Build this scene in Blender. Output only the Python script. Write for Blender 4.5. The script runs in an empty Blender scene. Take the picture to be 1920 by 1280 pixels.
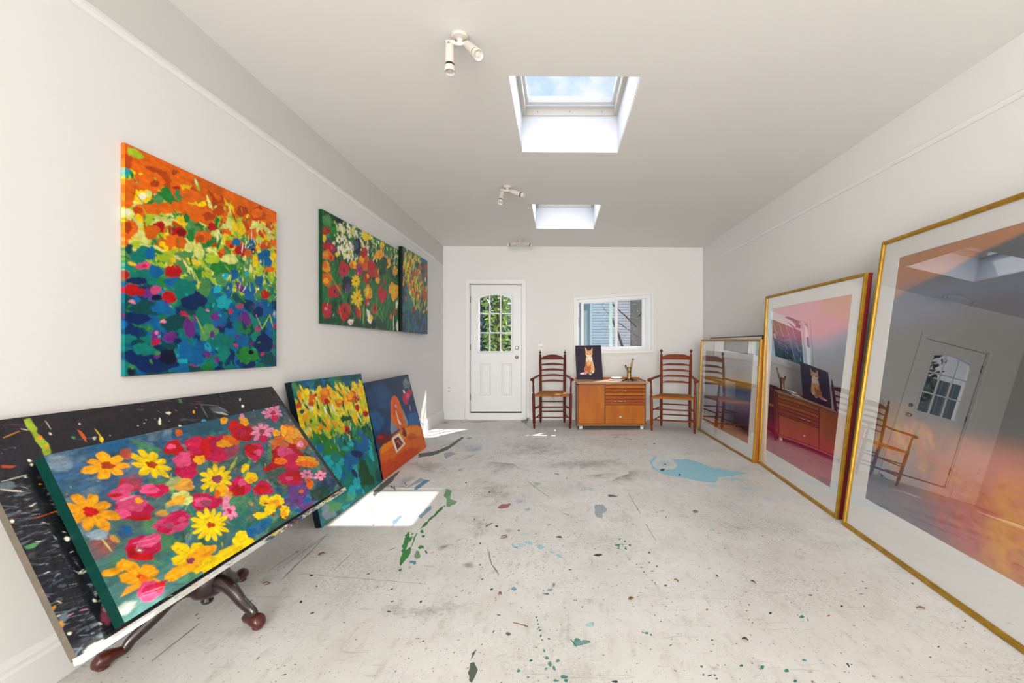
import bpy, bmesh, math, random
import numpy as np
from mathutils import Vector, Matrix
R_ = math.radians
sc = bpy.context.scene
# ------------------------------------------------------------------ camera
CAMZ = 1.195
cd = bpy.data.cameras.new('camera'); cam = bpy.data.objects.new('camera', cd); sc.collection.objects.link(cam)
cam.location = (0, 0, CAMZ); cam.rotation_euler = (R_(90), 0, 0)
cd.sensor_width = 36; cd.lens = 15.0; cd.shift_x = -85/1920; cd.shift_y = 7/1920; cd.clip_start = 0.02; cd.clip_end = 300
sc.camera = cam
# ------------------------------------------------------------------ exposure, sky, sun, lights
sc.view_settings.view_transform = 'Standard'; sc.view_settings.look = 'None'
sc.view_settings.exposure = -0.08; sc.view_settings.gamma = 1.0; sc.view_settings.use_curve_mapping = False
w = bpy.data.worlds.new('sky'); sc.world = w; w.use_nodes = True
nt = w.node_tree; nt.nodes.clear()
def N(nt, t, **kw):
    n = nt.nodes.new(t)
    for k, v in kw.items():
        if k in n.inputs: n.inputs[k].default_value = v
        else: setattr(n, k, v)
    return n
def ramp(nt, stops, interp='LINEAR'):
    n = nt.nodes.new('ShaderNodeValToRGB'); cr = n.color_ramp; cr.interpolation = interp
    while len(cr.elements) < len(stops): cr.elements.new(.5)
    for e, (p, c) in zip(cr.elements, stops): e.position = p; e.color = (*c, 1)
    return n
tc = N(nt, 'ShaderNodeTexCoord'); sep = N(nt, 'ShaderNodeSeparateXYZ'); nt.links.new(tc.outputs['Generated'], sep.inputs[0])
grad = ramp(nt, [(0.0, (.30, .29, .27)), (.47, (.42, .42, .40)), (.5, (.78, .86, .95)), (.75, (.50, .70, .95)), (1, (.36, .60, .92))])
mr = N(nt, 'ShaderNodeMapRange'); mr.inputs[1].default_value = -1; mr.inputs[2].default_value = 1
nt.links.new(sep.outputs['Z'], mr.inputs[0]); nt.links.new(mr.outputs[0], grad.inputs[0])
mp = N(nt, 'ShaderNodeMapping'); mp.inputs['Location'].default_value = (1.3, .4, 0); mp.inputs['Scale'].default_value = (5, 9, 4); nt.links.new(tc.outputs['Generated'], mp.inputs[0])
cn = N(nt, 'ShaderNodeTexNoise', Scale=1.6, Detail=6.0, Roughness=.55); nt.links.new(mp.outputs[0], cn.inputs['Vector'])
cr_ = ramp(nt, [(.46, (0, 0, 0)), (.66, (1, 1, 1))]); nt.links.new(cn.outputs['Fac'], cr_.inputs[0])
mx = N(nt, 'ShaderNodeMix', data_type='RGBA'); nt.links.new(cr_.outputs[0], mx.inputs[0]); nt.links.new(grad.outputs[0], mx.inputs[6]); mx.inputs[7].default_value = (1.0, 1.0, 1.0, 1)
bg = N(nt, 'ShaderNodeBackground', Strength=1.15); nt.links.new(mx.outputs[2], bg.inputs[0])
wo = N(nt, 'ShaderNodeOutputWorld'); nt.links.new(bg.outputs[0], wo.inputs[0])
sd = bpy.data.lights.new('sun', 'SUN'); sd.energy = 7.0; sd.angle = R_(.53); sd.color = (1, .97, .92)
so = bpy.data.objects.new('sun', sd); sc.collection.objects.link(so)
so.rotation_euler = Vector((.44, .71, 1)).to_track_quat('Z', 'Y').to_euler(); so.location = (3, 5, 9)
def area(name, loc, rot, sx, sy, e, col=(1, 1, 1)):
    l = bpy.data.lights.new(name, 'AREA'); l.shape = 'RECTANGLE'; l.size = sx; l.size_y = sy; l.energy = e; l.color = col
    o = bpy.data.objects.new(name, l); sc.collection.objects.link(o); o.location = loc; o.rotation_euler = rot
    return o
# added fill light behind the camera, in front of the closed end wall
area('fill_near_end', (-.2, -4.8, 1.45), (R_(90), 0, 0), 3.0, 2.5, 415, (1, .985, .96))
# soft daylight that drops through the two roof shafts
a_ = area('daylight_shaft_near', (.1, 2.96, 3.30), (0, 0, 0), .7, .75, 7, (.97, .98, 1)); a_.data.spread = R_(120)
a_ = area('daylight_shaft_far', (.11, 5.25, 3.30), (0, 0, 0), .7, .75, 7, (.97, .98, 1)); a_.data.spread = R_(120)

# ------------------------------------------------------------------ mesh helpers
C = sc.collection
def tag(o, label=None, cat=None, group=None, kind=None):
    if label: o['label'] = label
    if cat: o['category'] = cat
    if group: o['group'] = group
    if kind: o['kind'] = kind
    return o
def thing(name, label, cat, loc=(0, 0, 0), rz=0, group=None, kind=None):
    o = bpy.data.objects.new(name, None); C.objects.link(o); o.location = loc; o.rotation_euler = (0, 0, rz); o.empty_display_size = .1
    return tag(o, label, cat, group, kind)
def obj(name, bm, mats, parent=None, smooth=False, bevel=0, seg=2):
    me = bpy.data.meshes.new(name)
    if isinstance(bm, bmesh.types.BMesh):
        bmesh.ops.recalc_face_normals(bm, faces=bm.faces[:])
        bm.to_mesh(me); bm.free()
    for m in (mats if isinstance(mats, (list, tuple)) else [mats]): me.materials.append(m)
    if smooth:
        me.polygons.foreach_set('use_smooth', [True]*len(me.polygons))
        try: me.set_sharp_from_angle(angle=R_(40))
        except Exception: pass
    o = bpy.data.objects.new(name, me); C.objects.link(o)
    if parent is not None: o.parent = parent
    if bevel:
        b = o.modifiers.new('bevel', 'BEVEL'); b.width = bevel; b.segments = seg; b.limit_method = 'ANGLE'; b.angle_limit = R_(40)
    return o
def B(): return bmesh.new()
def box(bm, x0, x1, y0, y1, z0, z1, mi=0):
    v = [bm.verts.new(p) for p in ((x0,y0,z0),(x1,y0,z0),(x1,y1,z0),(x0,y1,z0),(x0,y0,z1),(x1,y0,z1),(x1,y1,z1),(x0,y1,z1))]
    for f in ((0,3,2,1),(4,5,6,7),(0,1,5,4),(1,2,6,5),(2,3,7,6),(3,0,4,7)):
        q = bm.faces.new([v[i] for i in f]); q.material_index = mi
    return v
def hexa(bm, a, b, mi=0):
    """solid between two quads a and b (lists of 4 points)"""
    va = [bm.verts.new(p) for p in a]; vb = [bm.verts.new(p) for p in b]
    fs = [bm.faces.new(va), bm.faces.new(vb[::-1])]
    for i in range(4): fs.append(bm.faces.new([va[i], va[(i+1) % 4], vb[(i+1) % 4], vb[i]]))
    for f in fs: f.material_index = mi
def prism(bm, pts, z0, z1, axis='y', mi=0):
    def P(a, b, h): return (a, h, b) if axis == 'y' else ((a, b, h) if axis == 'z' else (h, a, b))
    va = [bm.verts.new(P(a, b, z0)) for a, b in pts]; vb = [bm.verts.new(P(a, b, z1)) for a, b in pts]
    f = bm.faces.new(va); g = bm.faces.new(vb[::-1]); f.material_index = g.material_index = mi
    n = len(pts)
    for i in range(n): q = bm.faces.new([va[i], va[(i+1) % n], vb[(i+1) % n], vb[i]]); q.material_index = mi
def tube(bm, pts, rads, n=10, sx=1.0, cap=True, mi=0):
    pts = [Vector(p) for p in pts]
    if not hasattr(rads, '__len__'): rads = [rads]*len(pts)
    rings = []; up = None
    for i, p in enumerate(pts):
        d = (pts[min(i+1, len(pts)-1)]-pts[max(i-1, 0)]).normalized()
        if up is None: up = Vector((0, 0, 1)) if abs(d.z) < .9 else Vector((0, 1, 0))
        s = d.cross(up).normalized(); u = s.cross(d).normalized(); up = u
        rings.append([bm.verts.new(p+(s*math.cos(2*math.pi*k/n)*sx+u*math.sin(2*math.pi*k/n))*rads[i]) for k in range(n)])
    for a, b in zip(rings, rings[1:]):
        for k in range(n): f = bm.faces.new([a[k], a[(k+1) % n], b[(k+1) % n], b[k]]); f.material_index = mi
    if cap:
        bm.faces.new(rings[0][::-1]).material_index = mi; bm.faces.new(rings[-1]).material_index = mi
def lathe(bm, prof, c=(0, 0, 0), n=20, axis=None, mi=0):
    """prof: list of (r, h) along axis (unit Vector)"""
    ax = Vector(axis or (0, 0, 1)).normalized(); a = ax.orthogonal().normalized(); b = ax.cross(a); c = Vector(c)
    rings = [[bm.verts.new(c+ax*h+(a*math.cos(2*math.pi*k/n)+b*math.sin(2*math.pi*k/n))*max(r, 1e-4)) for k in range(n)] for r, h in prof]
    for p, q in zip(rings, rings[1:]):
        for k in range(n): bm.faces.new([p[k], p[(k+1) % n], q[(k+1) % n], q[k]]).material_index = mi
    bm.faces.new(rings[0][::-1]).material_index = mi; bm.faces.new(rings[-1]).material_index = mi
def catmull(pts, n=6):
    P = [Vector(p) for p in pts]; P = [P[0]*2-P[1]]+P+[P[-1]*2-P[-2]]; out = []
    for i in range(1, len(P)-2):
        for k in range(n):
            t = k/n; a, b, c, d = P[i-1:i+3]
            out.append(.5*((2*b)+(c-a)*t+(2*a-5*b+4*c-d)*t*t+(3*b-a-3*c+d)*t**3))
    out.append(P[-2]); return out
# ------------------------------------------------------------------ materials
def lin(h):
    h = h.lstrip('#'); c = [int(h[i:i+2], 16)/255 for i in (0, 2, 4)]
    return tuple(x/12.92 if x <= .04045 else ((x+.055)/1.055)**2.4 for x in c)
def mat(name, col, rough=.5, metal=0, spec=.5, noise=None, bump=None, coat=0, ior=None):
    """noise=(scale, colour2, stretch xyz, contrast)  bump=(scale, strength)"""
    m = bpy.data.materials.new(name); m.use_nodes = True; nt = m.node_tree; p = nt.nodes['Principled BSDF']
    c = lin(col) if isinstance(col, str) else col
    p.inputs['Base Color'].default_value = (*c, 1); p.inputs['Roughness'].default_value = rough; p.inputs['Metallic'].default_value = metal
    p.inputs['Specular IOR Level'].default_value = spec
    if coat: p.inputs['Coat Weight'].default_value = coat; p.inputs['Coat Roughness'].default_value = .08
    tc = N(nt, 'ShaderNodeTexCoord')
    if noise:
        s, c2, st, k = noise
        mp = N(nt, 'ShaderNodeMapping'); mp.inputs['Scale'].default_value = st; nt.links.new(tc.outputs['Object'], mp.inputs[0])
        n = N(nt, 'ShaderNodeTexNoise', Scale=s, Detail=6.0, Roughness=.6, Distortion=.3); nt.links.new(mp.outputs[0], n.inputs['Vector'])
        r = ramp(nt, [(.5-k, c), (.5+k, lin(c2))]); nt.links.new(n.outputs['Fac'], r.inputs[0]); nt.links.new(r.outputs[0], p.inputs['Base Color'])
    if bump:
        n2 = N(nt, 'ShaderNodeTexNoise', Scale=bump[0], Detail=4.0); nt.links.new(tc.outputs['Object'], n2.inputs['Vector'])
        b = N(nt, 'ShaderNodeBump', Strength=bump[1], Distance=.003); nt.links.new(n2.outputs['Fac'], b.inputs['Height']); nt.links.new(b.outputs[0], p.inputs['Normal'])
    return m
M = {}
M['wall'] = mat('white_wall_paint', (.80, .79, .775), .75, noise=None, bump=(60, .08))
M['ceil'] = mat('white_ceiling_paint', (.84, .825, .80), .85, bump=(40, .08))
M['band'] = mat('greyer_band', (.66, .645, .62), .8)  # greyer tone of the left wall above the rail
M['shaft'] = mat('shaft_paint', (.72, .73, .76), .8)
M['trim'] = mat('white_trim_gloss', (.83, .83, .82), .4)
M['door'] = mat('white_door_paint', (.82, .82, .82), .4)
M['vinyl'] = mat('white_vinyl', (.86, .87, .89), .35)
M['cream'] = mat('cream_plastic', (.62, .58, .52), .5)
M['dark'] = mat('dark_gap', (.01, .01, .012), .8)
M['steel'] = mat('brushed_nickel', (.35, .33, .30), .3, metal=1)
M['black'] = mat('black_metal', (.012, .012, .014), .4)
M['chairwood'] = mat('reddish_brown_wood', '#742404', .4, spec=.25, noise=(6, '#460f06', (3, 3, .6), .25))
M['chairwood2'] = mat('brown_cherry_wood', '#8e3c08', .4, spec=.25, noise=(6, '#602006', (3, 3, .6), .25))
M['cab'] = mat('orange_pine', '#bb6e06', .45, spec=.25, noise=(5, '#a24f04', (2.2, 2, .5), .22))
M['cabred'] = mat('reddish_pine', '#ad5306', .45, spec=.25, noise=(5, '#8c3a06', (.5, 2, 3), .22))
M['cabedge'] = mat('pine_edge', '#8a400c', .45)
M['top'] = mat('light_worn_top', '#b98f66', .45, noise=(7, '#a57850', (.6, 2, 1), .25))
M['mahog'] = mat('dark_mahogany', '#2a0f0a', .28, noise=(5, '#140605', (2, 2, 2), .3), coat=.6)
M['mahogred'] = mat('worn_mahogany', '#5a1a0c', .35, noise=(14, '#2a0c08', (1, 1, 1), .3), coat=.3)
M['gold'] = mat('gilded_frame', '#c79a2e', .34, metal=.55, noise=(20, '#8a6414', (1, 1, 1), .3), bump=(90, .3))
M['golddk'] = mat('dark_gilded_edge', '#5a4010', .45, metal=.4, noise=(30, '#2c200a', (1, 1, 1), .2))
M['oakside'] = mat('orange_oak_side', '#b4641c', .45, noise=(8, '#8c4812', (3, 3, .5), .25))
M['maroon'] = mat('maroon_side', '#7c0a0c', .5, noise=(8, '#5e0608', (1, 1, 1), .3))
M['matb'] = mat('white_mat_board', (.84, .835, .82), .85)
M['paper'] = mat('white_paper', (.85, .85, .83), .7)
M['brass'] = mat('aged_brass', '#b8a060', .35, metal=.6, noise=(25, '#5c4a28', (1, 1, 1), .25))
M['brassdk'] = mat('dark_bronze', '#2c1c14', .35, metal=.4)
M['brown'] = mat('brown_leaf', '#8a6428', .8, noise=(60, '#3c2a14', (1, 1, 1), .3))
M['canvasback'] = mat('raw_canvas', '#b9ab90', .9)
M['concrete'] = mat('exterior_ground', (.42, .41, .39), .9, noise=(3, '#9a968c', (1, 1, 1), .3))
M['barkgrey'] = mat('grey_bark', '#6a5f5c', .9, noise=(12, '#3c3432', (1, 1, .3), .3))
def glass(name, r0, tint=(1, 1, 1)):
    m = bpy.data.materials.new(name); m.use_nodes = True; nt = m.node_tree; nt.nodes.clear()
    gm_ = N(nt, 'ShaderNodeNewGeometry'); im = N(nt, 'ShaderNodeMapRange'); im.inputs[3].default_value = r0; im.inputs[4].default_value = 1/r0; nt.links.new(gm_.outputs['Backfacing'], im.inputs[0])
    f = N(nt, 'ShaderNodeFresnel'); nt.links.new(im.outputs[0], f.inputs['IOR']); t = N(nt, 'ShaderNodeBsdfTransparent', Color=(*tint, 1)); g = N(nt, 'ShaderNodeBsdfGlossy', Roughness=0.0)
    g.inputs['Color'].default_value = (1, 1, 1, 1)
    mx = N(nt, 'ShaderNodeMixShader'); o = N(nt, 'ShaderNodeOutputMaterial')
    nt.links.new(f.outputs[0], mx.inputs[0]); nt.links.new(t.outputs[0], mx.inputs[1]); nt.links.new(g.outputs[0], mx.inputs[2]); nt.links.new(mx.outputs[0], o.inputs[0])
    return m
M['glass'] = glass('window_glass', 1.13)
M['picglass'] = glass('picture_glass', 2.0)
def attrmat(name, rough=.35, spec=.5, bump=(120, .25), coat=0):
    m = mat(name, (.5, .5, .5), rough, spec=spec, bump=bump, coat=coat); nt = m.node_tree
    a = N(nt, 'ShaderNodeVertexColor', layer_name='paint'); nt.links.new(a.outputs['Color'], nt.nodes['Principled BSDF'].inputs['Base Color'])
    return m
M['oil'] = attrmat('glossy_oil_paint', .38, .22, (150, .4))
M['acrylic'] = attrmat('acrylic_paint', .45, .2, (70, .2))
M['print'] = attrmat('art_print', .9, .1, None)
M['boardpaint'] = attrmat('black_paint_splattered', .33, .5, (45, .9))
# ------------------------------------------------------------------ floor material: worn white paint, grime, specks, stains held in the mesh
def floor_mat():
    m = bpy.data.materials.new('worn_white_floor_paint'); m.use_nodes = True; nt = m.node_tree; p = nt.nodes['Principled BSDF']; L = nt.links.new
    tc = N(nt, 'ShaderNodeTexCoord'); co = tc.outputs['Object']
    def noise(s, d=5., r=.6, st=None, dist=0.):
        n = N(nt, 'ShaderNodeTexNoise', Scale=s, Detail=d, Roughness=r, Distortion=dist)
        if st:
            mp = N(nt, 'ShaderNodeMapping'); mp.inputs['Scale'].default_value = st; mp.inputs['Rotation'].default_value = (0, 0, .3); L(co, mp.inputs[0]); L(mp.outputs[0], n.inputs['Vector'])
        else: L(co, n.inputs['Vector'])
        return n.outputs['Fac']
    def mixc(f, a, b):
        x = N(nt, 'ShaderNodeMix', data_type='RGBA')
        L(f, x.inputs[0])
        if isinstance(a, tuple): x.inputs[6].default_value = (*a, 1)
        else: L(a, x.inputs[6])
        if isinstance(b, tuple): x.inputs[7].default_value = (*b, 1)
        else: L(b, x.inputs[7])
        return x.outputs[2]
    def rmp(f, a, b, hi=1.):
        r = ramp(nt, [(a, (0, 0, 0)), (b, (hi, hi, hi))]); L(f, r.inputs[0]); return r.outputs[0]
    base = mixc(rmp(noise(1.3), .35, .7), (.73, .715, .69), (.63, .61, .58))
    base = mixc(rmp(noise(5, 8, .7), .48, .72, .6), base, (.56, .53, .49))
    base = mixc(rmp(noise(22, 6, .7, (1, .35, 1)), .54, .70, .45), base, (.40, .375, .34))
    base = mixc(rmp(noise(1.1, 4, .5), .5, .62, .9), base, mixc(rmp(noise(70, 5, .8), .45, .62, .75), base, (.36, .335, .30)))
    base = mixc(rmp(noise(90, 5, .85), .60, .70, .4), base, (.30, .28, .25))
    def specks(s, thr, soft, col, st=(1, 1, 1), dens=None, rot=0.):
        nonlocal base
        v = N(nt, 'ShaderNodeTexVoronoi', Scale=s, Randomness=1.); mp = N(nt, 'ShaderNodeMapping'); mp.inputs['Scale'].default_value = st; mp.inputs['Rotation'].default_value = (0, 0, rot)
        nz = N(nt, 'ShaderNodeTexNoise', Scale=s*2.2, Detail=2.); L(co, nz.inputs['Vector'])
        ad = N(nt, 'ShaderNodeMix', data_type='RGBA', blend_type='LINEAR_LIGHT'); ad.inputs[0].default_value = .35/s
        L(co, ad.inputs[6]); L(nz.outputs['Color'], ad.inputs[7]); L(ad.outputs[2], mp.inputs[0]); L(mp.outputs[0], v.inputs['Vector'])
        # random size per cell
        mt = N(nt, 'ShaderNodeMath', operation='MULTIPLY'); sp = N(nt, 'ShaderNodeSeparateColor'); L(v.outputs['Color'], sp.inputs[0])
        pw = N(nt, 'ShaderNodeMath', operation='POWER'); L(sp.outputs[0], pw.inputs[0]); pw.inputs[1].default_value = dens or 4.
        L(pw.outputs[0], mt.inputs[0]); mt.inputs[1].default_value = thr
        cmpn = N(nt, 'ShaderNodeMath', operation='SUBTRACT'); L(mt.outputs[0], cmpn.inputs[0]); L(v.outputs['Distance'], cmpn.inputs[1])
        ml = N(nt, 'ShaderNodeMath', operation='MULTIPLY', use_clamp=True); L(cmpn.outputs[0], ml.inputs[0]); ml.inputs[1].default_value = soft
        cmix = mixc(sp.outputs[1], col, tuple(c*.5+.04 for c in col))
        base = mixc(ml.outputs[0], base, cmix)
    specks(60, .28, 7, (.16, .14, .12), dens=4.5)
    specks(28, .17, 12, (.08, .07, .065), dens=8.)
    specks(17, .13, 12, (.16, .12, .08), (1, .45, 1), 9., .5)
    specks(130, .40, 4, (.34, .31, .28), dens=2.6)
        # fine scratches
    sw = noise(3.2, 3, .5, (1.2, 14, 1), 1.5); base = mixc(rmp(sw, .66, .70, .35), base, (.33, .31, .28))
    at = N(nt, 'ShaderNodeVertexColor', layer_name='paint')
    # ragged stain mask: attribute alpha against noise
    a1 = noise(60, 6, .8); a2 = noise(9, 5, .7)
    s1 = N(nt, 'ShaderNodeMath', operation='MULTIPLY_ADD'); L(a1, s1.inputs[0]); s1.inputs[1].default_value = .6; L(at.outputs['Alpha'], s1.inputs[2])
    s2 = N(nt, 'ShaderNodeMath', operation='MULTIPLY_ADD'); L(a2, s2.inputs[0]); s2.inputs[1].default_value = .7; L(s1.outputs[0], s2.inputs[2])
    msk = rmp(s2.outputs[0], .78, 1.0)  # alpha .25 and up starts to show
    st = N(nt, 'ShaderNodeMath', operation='MULTIPLY'); L(msk, st.inputs[0])
    op = N(nt, 'ShaderNodeMapRange'); op.inputs[1].default_value = .0; op.inputs[2].default_value = .9; op.inputs[3].default_value = .35; op.inputs[4].default_value = .95; L(at.outputs['Alpha'], op.inputs[0])
    L(op.outputs[0], st.inputs[1])
    on = N(nt, 'ShaderNodeMath', operation='GREATER_THAN'); L(at.outputs['Alpha'], on.inputs[0]); on.inputs[1].default_value = .004
    st2 = N(nt, 'ShaderNodeMath', operation='MULTIPLY'); L(st.outputs[0], st2.inputs[0]); L(on.outputs[0], st2.inputs[1])
    col = mixc(st2.outputs[0], base, at.outputs['Color'])
    L(col, p.inputs['Base Color']); p.inputs['Roughness'].default_value = .55; p.inputs['Specular IOR Level'].default_value = .3
    b = N(nt, 'ShaderNodeBump', Strength=.25, Distance=.002); L(a1, b.inputs['Height']); L(b.outputs[0], p.inputs['Normal'])
    return m
M['floor'] = floor_mat()
# ------------------------------------------------------------------ painting engine: colours laid on a fine grid of the canvas mesh
PAL = {k: np.array(lin(v)) for k, v in dict(o='dd640a', O='b8430a', r='b40e12', R='6e0a0e', p='d84a78', m='bb1648', y='f2ca0a', Y='efa012', l='a9c42a', L='d8da78', g='1f7a30', G='0d4428', e='4c8c50',
    t='07776c', T='08474c', b='08609a', B='08265a', c='16a8b6', v='6a2a82', w='efe9d2', n='0d1630', k='06060e', s='7f909c', d='33587a', D='47564c', P='e88cac', h='96425a', K='5c554a', a='8fc6d6', f='e6b070', F='b86a34', i='4d88a8', J='8a5a22', q='22121f').items()}
def vnoise(h, w, sy, sx, rng):
    gy, gx = max(2, int(sy)+2), max(2, int(sx)+2); g = rng.random((gy, gx))
    y = np.linspace(0, gy-1.001, h); x = np.linspace(0, gx-1.001, w); yi = y.astype(int); xi = x.astype(int); fy = (y-yi)[:, None]; fx = (x-xi)[None]
    fy = fy*fy*(3-2*fy); fx = fx*fx*(3-2*fx)
    a = g[yi][:, xi]; b = g[yi][:, xi+1]; c = g[yi+1][:, xi]; d = g[yi+1][:, xi+1]
    return (a*(1-fx)+b*fx)*(1-fy)+(c*(1-fx)+d*fx)*fy
class Canvas:
    def __init__(s, w, h, seed, shade=.22):
        s.w, s.h = w, h; s.rng = np.random.default_rng(seed); s.img = np.zeros((h, w, 3)); s.k = 0; s.shade = shade
        s.nz = .55*vnoise(h, w, h/9, w/9, s.rng)+.45*vnoise(h, w, h/3, w/22, s.rng)
        s.nf = vnoise(h, w, h/3, w/3, s.rng)
    def base(s, stops, wob=.08, amt=.15):
        v = np.linspace(0, 1, s.h)[:, None]+wob*(vnoise(s.h, s.w, 5, 6, s.rng)-.5)*2+wob*.5*(vnoise(s.h, s.w, 18, 18, s.rng)-.5)*2
        ps = [p for p, c in stops]
        for i in range(3): s.img[..., i] = np.interp(v, ps, [(PAL[c] if isinstance(c, str) and len(c) == 1 else np.array(lin(c)))[i] for p, c in stops])
        s.img *= (1+amt*(s.nz[..., None]-.5)*2)
    def _put(s, x0, x1, y0, y1, mask, col, al):
        if al <= 0: return
        n = s.nz[y0:y1, x0:x1, None]; f = s.nf[y0:y1, x0:x1, None]
        jit = 1+s.shade*s.rng.uniform(-.6, .6)
        c = col*jit*(1+s.shade*((n-.5)*2.2+(f-.5)*.8))
        m = (mask*al)[..., None]; s.img[y0:y1, x0:x1] = s.img[y0:y1, x0:x1]*(1-m)+np.clip(c, 0, 1)*m
    def shape(s, cx, cy, ax, ay, bx, by, col, al=1., rad=None, soft=0., rough=.12):
        """cx.. in grid px; rad: function theta -> radius"""
        ex = math.hypot(ax, bx)*1.35+2; ey = math.hypot(ay, by)*1.35+2
        x0, x1, y0, y1 = max(0, int(cx-ex)), min(s.w, int(cx+ex)+2), max(0, int(cy-ey)), min(s.h, int(cy+ey)+2)
        if x1 <= x0 or y1 <= y0: return
        det = ax*by-ay*bx
        if abs(det) < .2: return
        X, Y = np.meshgrid(np.arange(x0, x1)-cx, np.arange(y0, y1)-cy)
        p = (X*by-Y*bx)/det; q = (-X*ay+Y*ax)/det
        r = np.hypot(p, q); th = np.arctan2(q, p)
        if rad is None:
            f = s.rng.uniform(0, 6.28, 4); a = s.rng.uniform(.3, 1, 4)*rough
            Rr = 1+a[0]*np.sin(2*th+f[0])+a[1]*np.sin(3*th+f[1])+a[2]*.8*np.sin(5*th+f[2])+a[3]*.6*np.sin(9*th+f[3])
        else: Rr = rad(th)
        sz = math.sqrt(abs(det))
        k = sz if soft <= 0 else min(sz, 1/soft)
        m = np.clip((Rr-r)*k+.5, 0, 1)
        s._put(x0, x1, y0, y1, m, col, al)
    def flower(s, cx, cy, ax, ay, bx, by, n, col, cc, cr):
        rng = s.rng; ph = rng.uniform(0, 6.28); lens = rng.uniform(.78, 1.08, n+1); nt = rng.uniform(.6, 1.4)
        def rad(th):
            t = ((th+ph) % (2*math.pi))/(2*math.pi)*n; i = np.minimum(t.astype(int), n-1); f = t-i
            return lens[i]*(.42+.58*np.power(np.sin(math.pi*np.clip(f, 0, 1)), .45+.1*nt))+.03*np.sin(17*th)
        s.shape(cx, cy, ax, ay, bx, by, col*.72, 1, rad=lambda t: rad(t)*1.04)
        s.shape(cx, cy, ax, ay, bx, by, col, 1, rad=rad)
        for i in range(n):     # petal streaks
            t = 2*math.pi*(i+.5)/n-ph+rng.uniform(-.2, .2); l = lens[i]*.8
            for q in range(2):
                t2 = t+rng.uniform(-.25, .25); x = math.cos(t2); y = math.sin(t2); tint = col*(1.25 if q else .78)
                s.line(cx+(ax*x+bx*y)*cr, cy+(ay*x+by*y)*cr, cx+(ax*x+bx*y)*l, cy+(ay*x+by*y)*l, max(.8, math.sqrt(abs(ax*by-ay*bx))*.06), tint, .6)
        if cr > 0: s.shape(cx, cy, ax*cr, ay*cr, bx*cr, by*cr, cc, 1, rough=.15)
    def line(s, xa, ya, xb, yb, wd, col, al=1.):
        x0, x1 = max(0, int(min(xa, xb)-wd-1)), min(s.w, int(max(xa, xb)+wd+2)); y0, y1 = max(0, int(min(ya, yb)-wd-1)), min(s.h, int(max(ya, yb)+wd+2))
        if x1 <= x0 or y1 <= y0: return
        X, Y = np.meshgrid(np.arange(x0, x1)-xa, np.arange(y0, y1)-ya); dx, dy = xb-xa, yb-ya; L2 = dx*dx+dy*dy+1e-6
        t = np.clip((X*dx+Y*dy)/L2, 0, 1); d = np.hypot(X-t*dx, Y-t*dy); hw = wd/2*(.35+.65*np.sin(math.pi*np.clip(t*.9+.08, 0, 1)))
        s._put(x0, x1, y0, y1, np.clip(hw-d+.5, 0, 1), col, al)
    def poly(s, pts, col, al=1.):
        P = np.array(pts, float); x0, x1 = max(0, int(P[:, 0].min())-1), min(s.w, int(P[:, 0].max())+2); y0, y1 = max(0, int(P[:, 1].min())-1), min(s.h, int(P[:, 1].max())+2)
        if x1 <= x0 or y1 <= y0: return
        acc = 0
        for ox, oy in ((.25, .25), (-.25, .25), (.25, -.25), (-.25, -.25)):
            X, Y = np.meshgrid(np.arange(x0, x1)+ox, np.arange(y0, y1)+oy); ins = np.zeros(X.shape, bool); n = len(P)
            for i in range(n):
                xa, ya = P[i]; xb, yb = P[(i+1) % n]
                if ya == yb: continue
                ins ^= ((ya > Y) != (yb > Y)) & (X < (xb-xa)*(Y-ya)/(yb-ya)+xa)
            acc = acc+ins
        s._put(x0, x1, y0, y1, acc/4, col, al)
    def scatter(s, n, pal, v=(0, 1), u=(0, 1), size=(8, 16), asp=1.6, ang=0, aj=.5, rough=.22, al=1.):
        for _ in range(n):
            x = s.rng.uniform(*u)*s.w; y = s.rng.uniform(*v)*s.h; r = s.rng.uniform(*size); a = ang+s.rng.normal()*aj; q = s.rng.uniform(1, asp)
            c = PAL[pal[s.rng.integers(len(pal))]]
            s.shape(x, y, math.cos(a)*r*q, math.sin(a)*r*q, -math.sin(a)*r/q, math.cos(a)*r/q, c, al, rough=rough)
    def ops(s, txt):
        kx, ky = s.w/1000, s.h/1000
        for op in txt.split(';'):
            k = op[0]
            if k == '*':
                t = op[1:].split(); x, y, ax, ay, bx, by, n = map(float, t[1:8]); s.flower(x*kx, y*ky, ax*kx, ay*ky, bx*kx, by*ky, int(n), PAL[t[0]], PAL[t[8]], float(t[9])/100)
            elif k == '|':
                t = op[1:].split(); a, b, c, d, wd, al = map(float, t[1:7]); s.line(a*kx, b*ky, c*kx, d*ky, max(1.1, wd*math.sqrt(kx*ky)), PAL[t[0]], al/100)
            elif k == '#':
                t = op[1:].split(); s.poly([(float(z.split(',')[0])*kx, float(z.split(',')[1])*ky) for z in t[2:]], PAL[t[0]], float(t[1])/100)
            else:
                t = op.split(); x, y, ax, ay, bx, by = map(float, t[1:7]); al = float(t[7])/100 if len(t) > 7 else 1
                s.shape(x*kx, y*ky, ax*kx, ay*ky, bx*kx, by*ky, PAL[t[0]], al, soft=0 if al > .75 else .35)
    def soften(s, k=1):
        for _ in range(k):
            for ax in (0, 1): s.img = .5*s.img+.25*np.roll(s.img, 1, ax)+.25*np.roll(s.img, -1, ax)
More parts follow.
